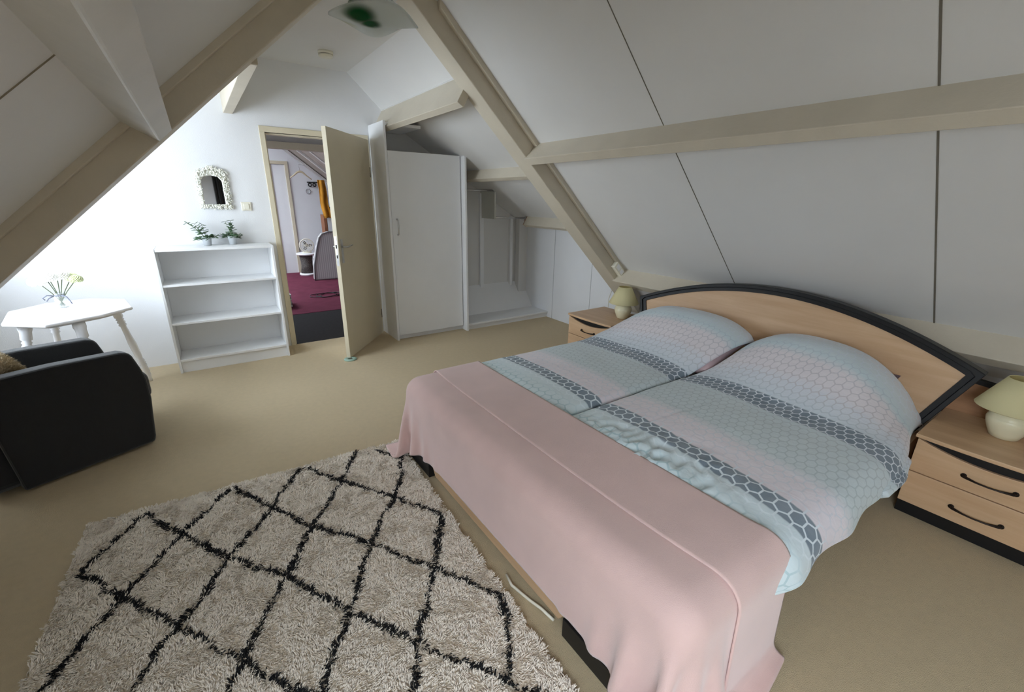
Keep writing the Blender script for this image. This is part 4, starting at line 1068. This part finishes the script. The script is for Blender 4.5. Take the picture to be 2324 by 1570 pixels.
# ================================================================== BEDSIDE TABLES AND LAMPS
def nightstand():
    cy = .115; t = thing('bedside_table', 'beech bedside table with two drawers on the right of the bed, beside the near duvet', 'bedside table', (3.05, cy, 0), 'beech bedside tables')
    hw = .29
    # top with a softly bowed front
    fr_ = [(2.795+.012*(abs(q_)/1.0)**2*0-.018*(1-q_*q_), cy+hw*q_) for q_ in [i/12*2-1 for i in range(13)]]
    poly = fr_+[(3.32, cy+hw), (3.32, cy-hw)]
    MB().prism(poly, 'z', .447, .467).build('top', 'beech', t, bevel=.004)
    MB().box(2.835, 3.31, cy-hw+.015, cy+hw-.015, .078, .446).build('body', 'beech', t)
    MB().box(2.83, 3.31, cy-hw+.01, cy+hw-.01, 0, .078).build('plinth', 'black', t, bevel=.002)
    MB().box(2.822, 2.834, cy-hw+.02, cy+hw-.02, .385, .444).build('recess', 'black', t)
    def front(z0_, z1_, dip, name):
        n = 20; tops = [(cy-hw+.012+(2*hw-.024)*i/n, z1_-dip*(1-((i/n)*2-1)**2)) for i in range(n+1)]
        return MB().prism([(cy-hw+.012, z0_)]+tops+[(cy+hw-.012, z0_)], 'x', 2.803, 2.822).build(name, 'beech', t, bevel=.002)
    for (z0_, z1_, dip, hz_) in ((.262, .442, .048, .335), (.080, .257, 0, .157)):
        d_ = front(z0_, z1_, dip, 'drawer')
        h = MB(); h.tube([(2.803, cy-.085, hz_), (2.785, cy-.08, hz_), (2.775, cy-.04, hz_-.003), (2.772, cy, hz_-.004), (2.775, cy+.04, hz_-.003), (2.785, cy+.08, hz_), (2.803, cy+.085, hz_)], [.007, .007, .0045, .004, .0045, .007, .007], 10)
        h.lathe([(0, -.003), (.011, -.003), (.011, .003), (0, .003)], 12, Matrix.Rotation(PI/2, 4, 'Y'), (2.80, cy-.085, hz_)).lathe([(0, -.003), (.011, -.003), (.011, .003), (0, .003)], 12, Matrix.Rotation(PI/2, 4, 'Y'), (2.80, cy+.085, hz_))
        h.build('handle', 'handle', d_)
    return t
ns = nightstand()
n2_ = copy_tree(ns); n2_.location = (3.05+.145, 2.892, 0)
n2_['label'] = 'beech bedside table beyond the far side of the bed by the white knee wall'
def lamp(loc, label):
    t = thing('table_lamp', label, 'lamp', loc, 'cream bedside lamps')
    L = loc
    MB().lathe([(0, 0), (.046, 0), (.052, .004), (.064, .03), (.078, .065), (.083, .090), (.080, .104), (.076, .108), (.077, .114), (.070, .119), (.070, .124), (.058, .129), (.056, .134), (.035, .142), (.0, .144)], 36, loc=L, cap=False).build('base', 'ceramic', t)
    MB().lathe([(.012, .14), (.012, .20)], 12, loc=L).build('lamp_holder', 'plastic', t)
    MB().lathe([(.0, .20), (.012, .20), (.02, .215), (.022, .23), (.014, .25), (0, .255)], 14, loc=L, cap=False).build('bulb', 'whitepaint', t)
    sh = MB().lathe([(.138, .150), (.141, .153), (.060, .308), (.057, .308)], 48, loc=L, cap=False).build('lamp_shade', 'shade', t)
    md = sh.modifiers.new('t', 'SOLIDIFY'); md.thickness = .002
    MB().tube([(L[0]+.075*math.cos(a), L[1]+.075*math.sin(a), L[2]+.30) for a in [i*PI/12 for i in range(25)]], .0) if False else None
    return t
l1 = lamp((3.12, .150, .467), 'cream table lamp on the right bedside table, cut by the picture edge')
MB().tube([(3.17, .08, .474), (3.19, .03, .473), (3.20, -.03, .472), (3.23, -.10, .472), (3.30, -.14, .473)], .0035, 6).build('cord', 'plastic', l1)
l2 = lamp((3.255, 2.744, .467), 'cream table lamp on the far bedside table by the rafter foot')
MB().tube([(3.32, 2.70, .473), (3.36, 2.67, .472), (3.42, 2.66, .473)], .0035, 6).build('cord', 'black', l2)
# pale cable end on the carpet below the footboard
tag(MB().tube([(.84, 1.20, .008), (.825, 1.14, .012), (.845, 1.05, .008), (.86, .98, .012), (.87, .92, .008)], .006, 8).build('cable', 'plastic'), 'pale cable lying on the carpet under the footboard', 'cable')
